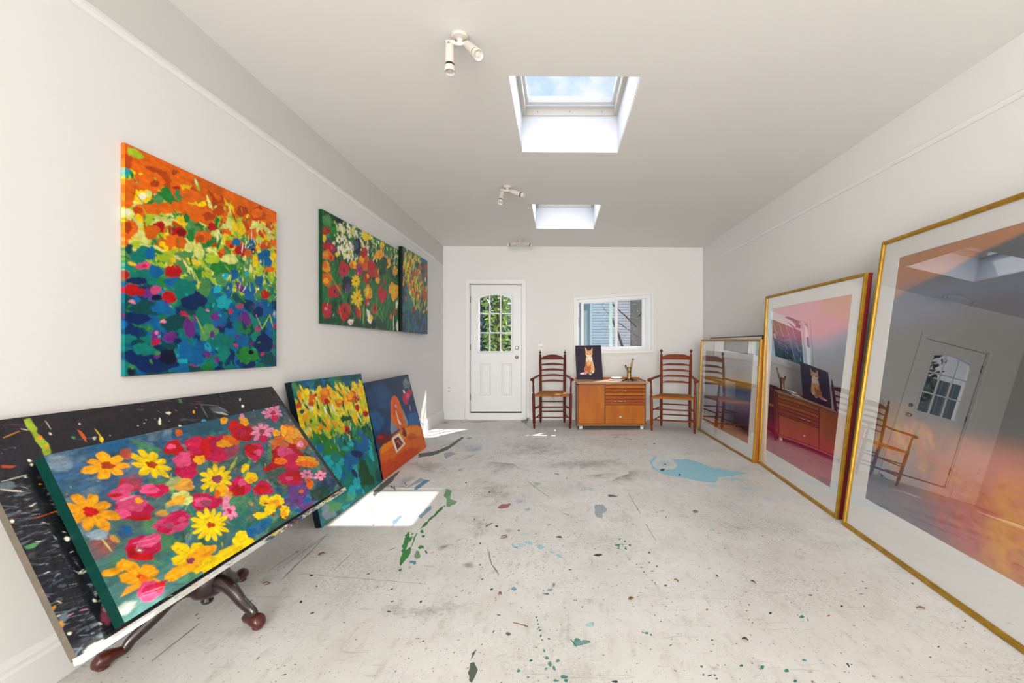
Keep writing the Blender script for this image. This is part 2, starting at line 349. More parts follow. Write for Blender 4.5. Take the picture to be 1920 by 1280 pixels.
def painted_mesh(name, cv, TL, TR, BR, BL, thick=0, side=None, m=None, parent=None, relief=0):
    """front = colour grid, sides and back joined to it; side=None wraps the picture's own edge colours"""
    TL, TR, BR, BL = (np.array(p, float) for p in (TL, TR, BR, BL)); h, w = cv.img.shape[:2]
    u = np.linspace(0, 1, w)[None, :, None]; v = np.linspace(0, 1, h)[:, None, None]
    P = (TL*(1-u)+TR*u)*(1-v)+(BL*(1-u)+BR*u)*v
    nrm = np.cross(TR-TL, BL-TL); nrm = -nrm/np.linalg.norm(nrm)         # points out of the face
    if relief: P = P+nrm*(cv.nz[..., None]*relief)
    verts = [P.reshape(-1, 3)]; cols = [cv.img.reshape(-1, 3)]
    idx = np.arange(w*h).reshape(h, w); F = [np.stack([idx[:-1, :-1], idx[1:, :-1], idx[1:, 1:], idx[:-1, 1:]], -1).reshape(-1, 4)]
    off = w*h
    if thick:
        for sl in ((slice(0, 1), slice(None)), (slice(h-1, h), slice(None)), (slice(None), slice(0, 1)), (slice(None), slice(w-1, w))):
            a = P[sl].reshape(-1, 3); c = cv.img[sl].reshape(-1, 3) if side is None else np.tile(np.array(side), (len(a), 1))*(1+.25*(cv.nz[sl].reshape(-1, 1)-.5))
            verts += [a, a-nrm*thick]; cols += [c, c]; n = len(a); i = off+np.arange(n-1)
            F.append(np.stack([i, i+1, i+1+n, i+n], -1)); off += 2*n
        back = np.array([TL, BL, BR, TR])-nrm*thick; verts.append(back); cols.append(np.tile(np.array(lin('#b0a48c')), (4, 1))); F.append(np.array([[off, off+3, off+2, off+1]])); off += 4
    V = np.concatenate(verts).astype(np.float32); K = np.concatenate(cols); F = np.concatenate(F).astype(np.int32)
    me = bpy.data.meshes.new(name); me.vertices.add(len(V)); me.vertices.foreach_set('co', V.ravel())
    me.loops.add(F.size); me.loops.foreach_set('vertex_index', F.ravel()); me.polygons.add(len(F)); me.polygons.foreach_set('loop_start', np.arange(0, F.size, 4, dtype=np.int32)); me.polygons.foreach_set('loop_total', np.full(len(F), 4, np.int32))
    me.update(calc_edges=True)
    at = me.color_attributes.new('paint', 'FLOAT_COLOR', 'POINT'); at.data.foreach_set('color', np.concatenate([np.clip(K, 0, 1), np.ones((len(K), 1))], 1).astype(np.float32).ravel())
    me.materials.append(m or M['oil']); o = bpy.data.objects.new(name, me); C.objects.link(o)
    if parent is not None: o.parent = parent
    return o
# ------------------------------------------------------------------ room shell
YB = 6.86; YF = -5.0
def XL(y): return -1.835+(YB-y)*.0081          # the left wall closes in very slightly towards the camera
XR = 2.34
def ZC(x): return CAMZ+1.595-.006*(x+1.84)      # ceiling, a touch lower on the right
SK = [(-.29, .485, 2.515, 3.505), (-.283, .505, 4.80, 5.81)]
def struct(name, bm, m, parent=None, **k): return tag(obj(name, bm, m, parent, **k), kind='structure')
# floor, with its stains as thin films of paint in the same mesh
def build_floor():
    rng = random.Random(4); V = []; F = []; Cc = []
    def quad(x0, x1, y0, y1, z):
        i = len(V); V.extend([(x0, y0, z), (x1, y0, z), (x1, y1, z), (x0, y1, z)]); Cc.extend([(0, 0, 0, 0)]*4); F.append((i, i+1, i+2, i+3))
    quad(-2.0, 2.5, YF-.15, YB+.15, 0)
    lay = [0]
    def stain(pts, c, al, soft):
        lay[0] += 1; z = .0003+lay[0]*4e-7; n = len(pts); i = len(V)
        cx = sum(p[0] for p in pts)/n; cy = sum(p[1] for p in pts)/n
        cx = min(max(cx, -1.75), 2.3)
        pts = [(min(max(x, -1.79), 2.33), min(max(y, .2), YB-.02)) for x, y in pts]
        V.append((cx, cy, z)); Cc.append((*c, al))
        V.extend((x, y, z) for x, y in pts); Cc.extend([(*c, .01 if soft else al)]*n)
        F.extend((i, i+1+k, i+1+(k+1) % n) for k in range(n))
    def wob(x, y, ax, ay, bx, by, c, al):
        n = 22; soft = al < .6; f = [rng.uniform(0, 6.28) for _ in range(4)]
        big = math.hypot(ax, ay) > .03; r = .10 if soft else (.22 if big else .14); P = []
        for k in range(n):
            t = 2*math.pi*k/n; q = 1+r*math.sin(2*t+f[0])+r*.8*math.sin(3*t+f[1])+r*.6*math.sin(5*t+f[2])+r*.4*math.sin(8*t+f[3])
            P.append((x+(ax*math.cos(t)+bx*math.sin(t))*q, y+(ay*math.cos(t)+by*math.sin(t))*q))
        stain(P, c, al, soft)
    for op in FLOOR.split(';'):
        k = op[0]
        if k == '|':
            t = op[1:].split(); a, b, c, d, wd, al = [float(q)/1000 for q in t[1:7]]; al *= 10; L = math.hypot(c-a, d-b) or 1e-3; nx, ny = -(d-b)/L, (c-a)/L; n = max(4, int(L/.03)); up = []; dn = []; j = 0
            for q in range(n+1):
                s = q/n; j += rng.uniform(-.6, .6)*wd; j *= .8; h = wd/2*(.5+.5*math.sin(math.pi*min(1, s*.9+.08)))*rng.uniform(.6, 1.3); X = a+(c-a)*s+nx*j; Y = b+(d-b)*s+ny*j; up.append((X+nx*h, Y+ny*h)); dn.append((X-nx*h, Y-ny*h))
            lay[0] += 1; z = .0003+lay[0]*4e-7; i = len(V); P = up+dn[::-1]; V.extend((min(max(x, -1.79), 2.33), y, z) for x, y in P); Cc.extend([(*PAL[t[0]], al)]*len(P)); m = len(up)
            F.extend((i+q, i+q+1, i+2*m-2-q, i+2*m-1-q) for q in range(m-1))
        elif k == '#':
            t = op[1:].split(); al = float(t[1])/100; pts = [tuple(float(q)/1000 for q in z.split(',')) for z in t[2:]]; P = []; n = len(pts)
            for q in range(n):
                a, b = pts[q], pts[(q+1) % n]; L = math.hypot(b[0]-a[0], b[1]-a[1]); ns = max(1, int(L/.02)); am = min(.006, L*.12)
                for s in range(ns): P.append((a[0]+(b[0]-a[0])*s/ns+rng.uniform(-am, am), a[1]+(b[1]-a[1])*s/ns+rng.uniform(-am, am)))
            # ear-clipping through bmesh keeps concave outlines right
            bm = bmesh.new(); f = bm.faces.new([bm.verts.new((x, y, 0)) for x, y in P]); r = bmesh.ops.triangulate(bm, faces=[f]); lay[0] += 1; z = .0003+lay[0]*4e-7; i = len(V)
            bm.verts.index_update()
            V.extend((min(max(v.co.x, -1.79), 2.33), v.co.y, z) for v in bm.verts); Cc.extend([(*PAL[t[0]], al)]*len(bm.verts)); F.extend(tuple(i+v.index for v in g.verts) for g in bm.faces); bm.free()
        else:
            t = op.split(); q = [float(z)/1000 for z in t[1:7]]; al = float(t[7])/100 if len(t) > 7 else 1; wob(*q, PAL[t[0]], al)
    # loose flecks, splinters and drips swept across the whole floor
    for _ in range(900):
        y = 1.3+5.4*rng.random()**1.3; x = rng.uniform(-1.7, 2.1); a = rng.gauss(.5, .7); L = rng.choice((.0015, .002, .0025, .003, .004, .006, .009)); wd = L*rng.uniform(.2, .7)
        c = PAL[rng.choice('nKJKDKnKDK' if rng.random() < .9 else 'bimge')]
        wob(x, y, math.cos(a)*L, math.sin(a)*L, -math.sin(a)*wd, math.cos(a)*wd, c, .95)
    for cx_, cy_, sx_, sy_, n_ in ((-.45, 4.9, .55, .75, 1500), (.25, 5.0, .5, .35, 500), (-.15, 2.5, .3, .35, 450), (-.6, 6.2, .6, .3, 350), (.1, 3.4, .7, .6, 500), (1.1, 2.6, .5, .6, 260)):
        for _ in range(n_):
            x = rng.gauss(cx_, sx_); y = min(6.8, max(1.3, rng.gauss(cy_, sy_)))
            if not -1.7 < x < 2.2: continue
            a = rng.gauss(.4, .9); L = rng.uniform(.0015, .0055)*(1 if y < 4 else 1.5); wd = L*rng.uniform(.2, .6); wob(x, y, math.cos(a)*L, math.sin(a)*L, -math.sin(a)*wd, math.cos(a)*wd, PAL[rng.choice('KKKnJDKq')], .9)
    me = bpy.data.meshes.new('floor'); me.from_pydata(V, [], F); me.update()
    at = me.color_attributes.new('paint', 'FLOAT_COLOR', 'POINT'); at.data.foreach_set('color', np.array(Cc, np.float32).ravel())
    me.materials.append(M['floor'])
    o = bpy.data.objects.new('floor', me); C.objects.link(o); tag(o, kind='structure')
FLOOR = '#a 100 949,4404 1054,4604 1189,4700 1281,4538 1431,4404 1499,4198 1632,4083 1797,3988 1623,3905 1501,3858 1364,3711 1256,3742 1145,3838 986,3939 921,4121;a 1081 4319 115 0 -63 -250 50;a 1562 3805 142 0 -32 -78 50;a 1331 3621 97 0 -26 -70 45;a 1576 3563 129 -89 -39 -78 40;a 1325 3229 39 -64 -33 -61 40;a 1649 3325 50 -101 -41 -65 30;k 1010 4098 24 0 -9 -38;k 1082 4278 11 0 -6 -25;k 1129 3939 13 0 -6 -21;k 1174 5167 14 0 -8 -36;s 300 3138 23 -24 -14 -58 70;s 316 3040 19 0 -7 -66 60;K 951 2478 79 0 -29 -77 35;K 1241 2804 169 -85 -107 -208 22;K 586 3939 336 0 -46 -312 45;K 411 4083 262 0 -38 -372 45;K 972 2465 33 -14 -15 -32 40;K 1174 2020 28 0 -15 -26 40;K 924 1562 25 0 -9 -15 40;t 1077 1879 9 0 -6 -11;t 761 1584 8 0 -4 -9;t 842 1567 6 -4 -6 -7;t 596 1591 7 0 -3 -7;t 687 1592 6 0 -3 -7;t 847 1519 7 0 -3 -6;t 1400 2025 8 -3 -7 -9;t 537 2121 9 0 -3 -10;t 538 2059 9 0 -3 -13;t 529 2459 8 0 -2 -11;t 385 2633 7 0 -2 -12;t 412 2599 6 0 -1 -9;t 434 2552 8 0 -2 -12;t 354 2552 7 0 -1 -9;t 364 2537 7 0 -1 -9;t 360 2512 8 0 -1 -8;t 402 2503 5 0 -1 -8;t 390 2555 5 0 -1 -6;t 506 2346 6 0 -2 -7;t 538 2307 5 0 -2 -10;t 436 1811 5 0 -4 -18;t 457 1825 5 0 -1 -6;t 462 1802 7 0 -2 -7;t 469 1779 4 -8 -5 -6;t 473 1759 6 0 -2 -8;t 494 1802 5 0 -2 -6;t 514 1865 5 0 -2 -6;t 542 1890 6 0 -2 -8;t 553 1892 4 0 -4 -13;t 528 1840 6 0 -2 -8;t 509 1786 6 0 -2 -7;t 535 1827 5 0 -1 -4;t 370 1772 9 0 -1 -6;t 387 1761 5 0 -1 -6;t 455 1779 4 0 -1 -4;t 449 1812 4 0 -2 -7;n 434 2329 4 0 -1 -5;n 452 2295 4 0 -1 -5;n 457 2249 4 0 -1 -5;n 463 2220 4 0 -1 -4;n 482 2166 3 0 -1 -4;n 491 2146 3 0 -1 -6;n 492 2133 3 0 -1 -4;n 500 2099 3 0 -1 -4;n 404 2383 5 0 -1 -5;n 228 2425 16 0 -1 -8;n 1363 2164 6 -6 -7 -8;n 1303 1955 5 0 -5 -7;n 1083 2150 7 0 -6 -12;n 1245 2614 7 0 -4 -9;n 1087 1595 4 2 -3 -12;n 1512 1692 4 0 -5 -5;n 828 2214 4 -8 -4 -6;s 154 2002 32 0 -4 -47 45;s 141 1825 16 0 -1 -15 70;h 755 3082 43 0 -9 -38 40;h 580 1578 22 0 -7 -20 30;|K 578 3453 597 2608 6.3 60;|K 976 3053 1007 3049 20.8 90;n 205 1516 11 -2 -1 -5;t 537 1587 4 0 -2 -6;t 530 1548 3 0 -2 -6;t 571 1530 5 0 -2 -4;t 627 1595 3 0 -1 -3;t 1762 2188 23 0 -14 -17 40;#g 100 -963,2724 -945,2737 -912,2634 -895,2563 -881,2486 -865,2529 -848,2472 -842,2410 -847,2360 -850,2315 -852,2306 -876,2387 -917,2529;#g 100 -927,2708 -917,2718 -895,2616 -893,2580;|g -894 2712 -869 2529 7.7 90;#g 95 -848,2271 -832,2284 -825,2260 -838,2255;#g 95 -891,2767 -890,2849 -879,2960 -864,3142 -836,3187 -842,3079 -863,2937 -876,2818;e -837 3349 58 0 38 -152 70;e -876 3439 32 0 19 -74 80;g -807 2526 16 0 7 -23 90;g -868 2737 12 0 7 -24 90;g -839 2670 12 0 5 -15 90;g -798 2433 18 -11 7 -47 60;i -794 2346 21 0 7 -20 90;#i 90 -1187,3534 -1200,3628 -1181,3760 -1149,3910 -1109,3824 -1135,3705 -1154,3584 -1164,3508;#i 80 -1141,4103 -1166,4287 -1125,4311 -1083,4103 -1080,4017 -1099,3996;i -1049 3926 29 0 9 -32 80;#i 70 -1032,4336 -1062,4624 -1096,5085 -1053,5168 -1019,4953 -1003,4652 -995,4360;i -1132 5486 41 0 10 -47 60;#i 60 -1121,2904 -1102,3002 -1085,2971 -1081,2871 -1085,2777 -1095,2849;#i 65 -968,2964 -962,3079 -948,3195 -917,3117 -928,3030 -940,2948;y -763 2871 14 -5 10 -51 45;y -1328 3079 19 0 43 -99 45;#D 95 -1527,4698 -1457,4756 -1373,4828 -1294,5052 -1272,5356 -1242,5558 -1207,5558 -1224,5224 -1253,4890 -1321,4698 -1376,4585 -1455,4499;#s 58 -1393,3567 -1418,4017 -1359,4436 -1222,4768 -1117,4828 -1069,4385 -1142,4059 -1181,3779 -1260,3567;#D 85 -1503,3486 -1514,3670 -1512,3934 -1497,4239 -1487,4596 -1453,4515 -1439,4148 -1451,3934 -1450,3742 -1445,3502 -1444,3349;s -1356 4017 64 359 112 -219 45;s -1273 4287 54 288 95 -208 40;s -1334 3779 44 224 69 -129 40;|D -1218 4059 -1241 3855 11.7 90;|D -1234 4462 -1279 4263 16.2 90;|D -1431 3635 -1336 3518 11.9 90;|D -1336 3518 -1386 3635 9.4 90;|D -1326 3723 -1278 3618 10.3 90;|D -1278 3618 -1339 3601 9.8 90;s -947 4890 245 0 73 -375 40;K -673 4488 421 0 71 -474 50;K -42 4436 333 0 3 -309 50;D 71 4542 156 0 -3 -216 50;D -231 4103 101 136 27 -165 40;D -25 4059 40 50 6 -57 80;K -521 3470 325 0 76 -504 30;K -40 4239 265 0 2 -235 40;D -949 4103 77 0 26 -114 45;e -173 3688 69 0 4 -92 40;#h 80 -440,3129 -421,3208 -382,3213 -334,3241 -363,3142 -410,3124;i -213 3104 39 0 5 -66 45;i -285 3263 71 0 7 -84 30;#a 90 -276,2563 -259,2589 -211,2594 -154,2598 -149,2572 -182,2529 -235,2509 -264,2521;a -216 2554 48 0 3 -41 55;a -99 2529 27 -10 -1 -20 80;a -31 2464 15 -11 -2 -12 70;a 11 2420 20 -15 -3 -14 80;a -202 2699 25 0 2 -27 45;s -318 2747 52 0 7 -59 35;K -513 2828 177 0 46 -251 30;n -468 2828 6 10 2 -5;|K -465 2808 -435 2871 12.1 90;n -401 2818 12 0 2 -15 80;n -249 2753 7 -5 -1 -9;n -467 2575 5 0 2 -9;n -567 2926 6 0 2 -11;n -553 3470 7 0 3 -19;n -795 3713 7 0 5 -22;n -421 2322 5 0 2 -8;|J -356 2652 -307 2657 11.1 90;|J -294 3618 -250 3635 13.8 80;|J -143 2699 -131 2701 8.9 90;|D -263 3742 -63 3349 6.2 80;|D -415 2529 -366 2343 3.4 70;|D -366 2343 -304 2208 3.1 70;y -692 2488 32 21 9 -22 60;K -642 2537 24 23 13 -32 55;|D -734 2448 -580 2652 5.5 70;D -480 2329 32 0 13 -62 40;|J 19 3047 80 2995 7.6 90;n 12 2657 21 -4 0 -9 80;|J -66 2828 -45 2860 8.2 90;|J -486 3454 -445 3470 12.8 90;n -759 2467 3 5 10 -17;D -796 2294 22 0 19 -55 30;n 110 3716 9 0 0 -14 90;n 84 3836 6 0 0 -15;|K -1259 5371 -1460 4768 10.7 50;J -472 6570 37 0 21 -294 40;D -483 6570 37 0 25 -339 45;#D 100 -343,1691 -337,1725 -315,1677 -320,1647 -325,1618;#D 100 -328,1604 -310,1608 -293,1574 -295,1538 -304,1512 -314,1521;D -339 1713 10 0 9 -46 50;m -1141 1737 16 0 14 -21 50;#m 100 -1040,1642 -1043,1671 -1021,1674 -1006,1652 -1016,1634;m -994 1640 5 0 3 -5;#n 80 -983,1581 -972,1606 -941,1614 -931,1590 -948,1578;m -622 1967 6 0 2 -6;n -1194 1987 3 7 6 -7;n -1277 2215 8 0 4 -8;n -1194 2116 5 0 4 -7;J -1360 2444 9 0 7 -12;K -427 1949 82 0 16 -75 40;K -319 1905 54 0 10 -57 50;D -352 1891 27 0 3 -14 60;K -354 1811 85 0 15 -77 35;K -486 2322 44 0 13 -63 45;|D -397 2480 -356 2322 5.0 80;|D -356 2322 -304 2221 4.6 80;|D -1351 2231 -648 2137 2.9 60;|D -1188 2270 -1182 2456 4.4 90;|D -1169 1773 -1157 1949 2.0 60;|D -986 2485 -953 2519 6.7 90;#s 16 -1516,2146 -1496,2301 -1493,2555 -1461,2718 -1423,2580 -1429,2387 -1431,2202 -1463,2128;|D -1533 2260 -1502 2529 4.4 70;|D -1407 2164 -1453 2704 5.5 80;|D -1457 2675 -1477 2322 5.6 60;n -203 1767 10 0 1 -11 70;|R -192 1843 -160 1824 6.4 90;|R -160 1824 -125 1811 6.3 90;n -262 1821 6 0 1 -7;s 45 1811 22 0 -4 -167 25;s 153 1995 47 0 -4 -47 35;s 35 1979 28 0 0 -22 30;i -507 1755 16 0 8 -27 45;i -213 2093 14 0 1 -14 70;|J -278 2068 -271 2027 10.2 90;J -573 1606 8 0 2 -5 90;i -55 2051 12 0 0 -8 70;i -36 2085 12 0 0 -9 70;i -17 2128 5 0 0 -16;a 139 1824 14 0 -1 -13 60;t -100 1618 5 0 0 -7;t -142 1566 6 0 1 -7;t 2 1616 7 0 0 -9 70;t -92 1875 4 0 0 -6;t -86 1854 3 0 0 -7;t -82 1830 3 0 0 -5;t -78 1807 3 0 0 -6;t -74 1788 3 0 0 -6;t -68 1755 4 0 0 -8;t -62 1731 3 0 0 -5;t -51 1669 4 0 0 -8 80;t -40 1631 6 0 0 -10 80;t -28 1600 8 0 0 -12 70;t -42 1576 5 0 0 -5 90;t -12 1579 6 0 0 -10 70;t 24 1538 12 0 0 -9 80;t 31 1521 6 0 0 -8 90;t -5 1521 9 0 0 -6 80;t 83 1713 24 0 -1 -16 60;t 80 1731 10 0 -1 -12 80;t 115 1719 21 0 -1 -10 60;|t 55 1737 82 1691 4.9 90;n -34 1737 5 0 0 -5;n -309 1798 3 0 1 -6;K 408 2971 223 0 -29 -208 20;y -1354 3117 52 -20 22 -60 40;s 225 3601 203 0 -13 -203 30;s 308 3079 39 33 5 -119 60;n 10 2661 20 0 0 -11 90;n 232 2433 23 0 -1 -12 90;n 433 3386 41 0 -3 -22 70;t 363 2555 17 0 -1 -10 80;t 402 2517 6 0 -2 -10;t 412 2602 5 0 -2 -11;n -548 2027 4 0 2 -6;K -1830 3235 121 0 46 -82 10;K -1390 1995 19 0 15 -22 10;|D -915 2019 -884 2035 3.7 60;n -797 1824 1 12 4 -3;n -576 1871 7 0 3 -11 60;n -489 1891 16 5 2 -6 80;K -672 2529 53 51 19 -42 40;K -1271 4193 314 0 125 -414 35;K -522 4336 406 0 62 -516 40;D -14 4336 203 0 1 -162 50;D -13 4092 50 0 0 -118 80;K -1772 6593 330 0 49 -182 45;K -1212 6685 501 0 34 -187 40;D -512 6829 68 0 18 -244 60;K -279 4953 743 0 36 -642 30;K 295 4287 643 0 -24 -346 35;K 818 5690 427 0 -15 -102 30;|D 725 5526 804 5591 29.7 90;|D 854 5463 945 5401 29.2 90;s 1442 4709 353 0 -71 -232 20;K 1349 2372 468 -204 -229 -348 12;K 606 1901 356 0 -72 -227 12;K -962 1729 432 0 104 -188 12;K -582 1901 380 0 81 -264 22;|D -1536 1612 -1541 1835 7.0 60;J -1820 2110 11 0 24 -28 60;|J -1461 2124 -1442 2148 10.6 90'
build_floor()
# slab below so nothing shines up through
bm = B(); box(bm, -2.2, 2.7, YF-.3, YB+.3, -.25, -.012); struct('floor', bm, M['concrete'])
# left wall
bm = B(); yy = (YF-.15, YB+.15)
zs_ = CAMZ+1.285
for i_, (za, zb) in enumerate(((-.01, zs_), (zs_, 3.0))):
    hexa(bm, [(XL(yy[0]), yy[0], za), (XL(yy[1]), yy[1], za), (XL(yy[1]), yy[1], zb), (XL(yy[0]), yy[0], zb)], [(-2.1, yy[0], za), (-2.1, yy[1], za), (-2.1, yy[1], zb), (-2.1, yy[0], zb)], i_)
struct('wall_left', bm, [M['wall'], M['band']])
bm = B(); box(bm, XR, XR+.2, YF-.15, YB+.15, -.01, 3.0); struct('wall_right', bm, M['wall'])
bm = B(); box(bm, -2.1, XR+.2, YF-.2, YF, -.01, 3.0); struct('wall_front', bm, M['wall'])
# back wall with a door and a window opening
DX0, DX1, DZ0, DZ1 = -1.415, -.562, .095, 2.19
WX0, WX1 = .307, 1.507
def wz(x, z): u = (x-.262)/1.288; lo = 1.052+.022*u; return lo+(1.966+.092*u-lo)*(z-1.05)/.95
WZ0, WZ1 = 1.095, 1.955
bm = B()
for x0, x1, z0, z1 in ((-2.0, DX0, -.01, 3.0), (DX0, DX1, DZ1, 3.0), (DX0, DX1, -.01, DZ0), (DX1, WX0, -.01, 3.0), (WX1, XR+.05, -.01, 3.0)):
    box(bm, x0, x1, YB, YB+.14, z0, z1)
for za, zb in (((3.0, 3.0), (wz(WX0, WZ1), wz(WX1, WZ1))), ((wz(WX0, WZ0), wz(WX1, WZ0)), (-.01, -.01))):
    hexa(bm, [(WX0, YB, za[0]), (WX1, YB, za[1]), (WX1, YB, zb[1]), (WX0, YB, zb[0])], [(WX0, YB+.14, za[0]), (WX1, YB+.14, za[1]), (WX1, YB+.14, zb[1]), (WX0, YB+.14, zb[0])])
bmesh.ops.remove_doubles(bm, verts=bm.verts[:], dist=1e-5)
struct('wall_back', bm, M['wall'])
# ceiling around the two roof openings
bm = B(); xs = (-2.0, -.29, .495, XR+.15)
def slab(x0, x1, y0, y1):
    hexa(bm, [(x0, y0, ZC(x0)), (x1, y0, ZC(x1)), (x1, y1, ZC(x1)), (x0, y1, ZC(x0))], [(x0, y0, ZC(x0)+.12), (x1, y0, ZC(x1)+.12), (x1, y1, ZC(x1)+.12), (x0, y1, ZC(x0)+.12)])
a, b = SK
for x0, x1, y0, y1 in ((-2.0, -.29, YF-.15, YB+.15), (.495, XR+.15, YF-.15, YB+.15), (-.29, .495, YF-.15, a[2]), (-.29, .495, a[3], b[2]), (-.29, .495, b[3], YB+.15)): slab(x0, x1, y0, y1)
struct('ceiling', bm, M['ceil'])
# skylights: white lined shaft, curb frame, glazed sash
for i, (x0, x1, y0, y1) in enumerate(SK):
    x0, x1 = -.29, .495
    wn = thing('window_%d' % (i+2), None, None, ((x0+x1)/2, (y0+y1)/2, 2.78), kind='structure'); cx, cy = wn.location[:2]
    zt = 3.16; z0 = 2.775-2.78; H = zt-2.78; a_, b_, c_, d_ = x0-cx, x1-cx, y0-cy, y1-cy
    bm = B(); t = .03; i_ = .003
    for q in ((a_-t, a_+i_, c_-t, d_+t), (b_-i_, b_+t, c_-t, d_+t), (a_+i_, b_-i_, c_-t, c_+i_), (a_+i_, b_-i_, d_-i_, d_+t)): box(bm, *q, z0+.0135, H)
    struct('shaft_lining', bm, M['shaft'], wn)
    bm = B(); e = .035   # cream lower frame
    for q in ((a_, a_+e, c_, d_), (b_-e, b_, c_, d_), (a_+e, b_-e, c_, c_+e), (a_+e, b_-e, d_-.012, d_)): box(bm, *q, H-.085, H-.005)
    struct('skylight_frame', bm, M['cream'], wn, bevel=.002)
    bm = B(); e2 = .055
    for q in ((a_+.012, a_+e2, c_+.012, d_-.012), (b_-e2, b_-.012, c_+.012, d_-.012), (a_+e2, b_-e2, c_+.012, c_+e2), (a_+e2, b_-e2, d_-e2, d_-.012)): box(bm, *q, H, H+.05)
    struct('sash', bm, M['vinyl'], wn, bevel=.002)
    bm = B(); box(bm, a_+.04, b_-.04, c_+.04, d_-.04, H+.02, H+.026); struct('pane', bm, M['glass'], wn)
    bm = B()
    for sx in (a_+.13, (a_+b_)/2, b_-.13): lathe(bm, [(.004, 0), (.005, .003), (.002, .004)], (sx, d_-.012, H-.055), 8, (0, -1, 0))
    struct('screw', bm, M['steel'], wn)
    # outer roof deck around the shaft keeps daylight from leaking past the lining
bm = B()
for x0, x1, y0, y1 in ((-2.1, -.32, YF-.3, YB+.3), (.525, XR+.3, YF-.3, YB+.3), (-.32, .525, YF-.3, 2.485), (-.32, .525, 3.535, 4.77), (-.32, .525, 5.84, YB+.3)): box(bm, x0, x1, y0, y1, 3.02, 3.10)
struct('ceiling', bm, M['concrete'])
# picture rails (both side walls), baseboards
bm = B(); ye = 6.86-.20*1; ye = 6.33
zr = CAMZ+1.29*.985
def rail(bm, xw, sgn, y0, y1, z, fx):
    prof = [(0, -.022), (.010, -.022), (.018, -.010), (.018, .006), (.010, .014), (.010, .020), (0, .024)]
    va = [bm.verts.new((fx(y0)+sgn*a, y0, z+b)) for a, b in prof]; vb = [bm.verts.new((fx(y1)+sgn*a, y1, z+b)) for a, b in prof]; n = len(prof)
    for i in range(n): bm.faces.new([va[i], va[(i+1) % n], vb[(i+1) % n], vb[i]])
    bm.faces.new(va[::-1]); bm.faces.new(vb)
rail(bm, 0, 1, -4.9, 6.32, CAMZ+1.283, XL); struct('trim_1', bm, M['trim'])
bm = B(); rail(bm, 0, -1, -4.9, 6.25, CAMZ+1.27, lambda y: XR); struct('trim_2', bm, M['trim'])
BP = [(0, 0), (.019, 0), (.019, .125), (.014, .135), (.014, .148), (.009, .158), (.004, .165), (0, .168)]
def base_run(bm, p0, p1, nrm):
    va = [bm.verts.new((p0[0]+nrm[0]*a, p0[1]+nrm[1]*a, b+.001)) for a, b in BP]; vb = [bm.verts.new((p1[0]+nrm[0]*a, p1[1]+nrm[1]*a, b+.001)) for a, b in BP]; n = len(BP)
    for i in range(n): bm.faces.new([va[i], va[(i+1) % n], vb[(i+1) % n], vb[i]])
    bm.faces.new(va); bm.faces.new(vb[::-1])
bm = B(); base_run(bm, (XL(-4.9), -4.9), (XL(6.84), 6.84), (1, 0)); struct('baseboard_left', bm, M['trim'])
bm = B(); base_run(bm, (XR, -4.9), (XR, 6.84), (-1, 0)); struct('baseboard_right', bm, M['trim'])
bm = B(); base_run(bm, (-1.82, YB), (-1.49, YB), (0, -1)); base_run(bm, (-.49, YB), (XR-.02, YB), (0, -1)); struct('baseboard_back', bm, M['trim'])

# ------------------------------------------------------------------ door
d = thing('door_1', None, None, ((DX0+DX1)/2, YB, 0), kind='structure'); cx = (DX0+DX1)/2
x0, x1 = -1.398-cx, -.578-cx; z0, z1 = .125, 2.165
def arch(u): return 1.955+.055*math.cos((u)*math.pi/2)      # glazing top: u in -1..1
gx0, gx1, gz0 = -1.262-cx, -.742-cx, 1.10
gm = (gx0+gx1)/2; gh = (gx1-gx0)/2
# slab built as a mesh around the arched light
bm = B(); n = 16; Yf, Yb = -.0, .045; yo = .02
top = [(gx0+(gx1-gx0)*i/n, arch((gx0+(gx1-gx0)*i/n-gm)/gh)) for i in range(n+1)]
def pl(pts): prism(bm, pts, yo, yo+.045)
pl([(x0, z0), (x1, z0), (x1, gz0), (x0, gz0)]); pl([(x0, gz0), (gx0, gz0), (gx0, z1), (x0, z1)]); pl([(gx1, gz0), (x1, gz0), (x1, z1), (gx1, z1)])
for p, q in zip(top, top[1:]): pl([p, q, (q[0], z1), (p[0], z1)])
bmesh.ops.remove_doubles(bm, verts=bm.verts[:], dist=1e-5)
slab_ = struct('slab', bm, M['door'], d)
bm = B()   # raised moulding round the light
ring = [(gx0, gz0), (gx1, gz0)]+[(x, z) for x, z in top[::-1]]
cxm, czm = gm, 1.5
outr = [(x+(.028 if x > gm+.01 else -.028 if x < gm-.01 else 0), z+(-.028 if z <= gz0+.001 else .028)) for x, z in ring]
inn = [(x-(.006 if x > gm+.01 else -.006 if x < gm-.01 else 0), z) for x, z in ring]
nr = len(ring)
A0 = [bm.verts.new((x, yo, z)) for x, z in outr]; A1 = [bm.verts.new(((x*.75+xi*.25), yo-.012, z*.75+zi*.25)) for (x, z), (xi, zi) in zip(outr, inn)]; A2 = [bm.verts.new((x, yo-.008, z)) for x, z in inn]; A3 = [bm.verts.new((x, yo+.05, z)) for x, z in inn]
for P, Q in ((A0, A1), (A1, A2), (A2, A3)):
    for i in range(nr): bm.faces.new([P[i], P[(i+1) % nr], Q[(i+1) % nr], Q[i]])
struct('glazing_bead', bm, M['vinyl'], d)
bm = B()
for fx in (1/3, 2/3):
    x = gx0+(gx1-gx0)*fx; box(bm, x-.010, x+.010, yo-.004, yo+.012, gz0, arch((x-gm)/gh))
for z in (1.395, 1.705): box(bm, gx0, gx1, yo-.004, yo+.012, z-.010, z+.010)
struct('muntins', bm, M['vinyl'], d, bevel=.002)
bm = B(); box(bm, gx0, gx1, yo+.018, yo+.024, gz0, 2.01); struct('pane', bm, M['glass'], d)
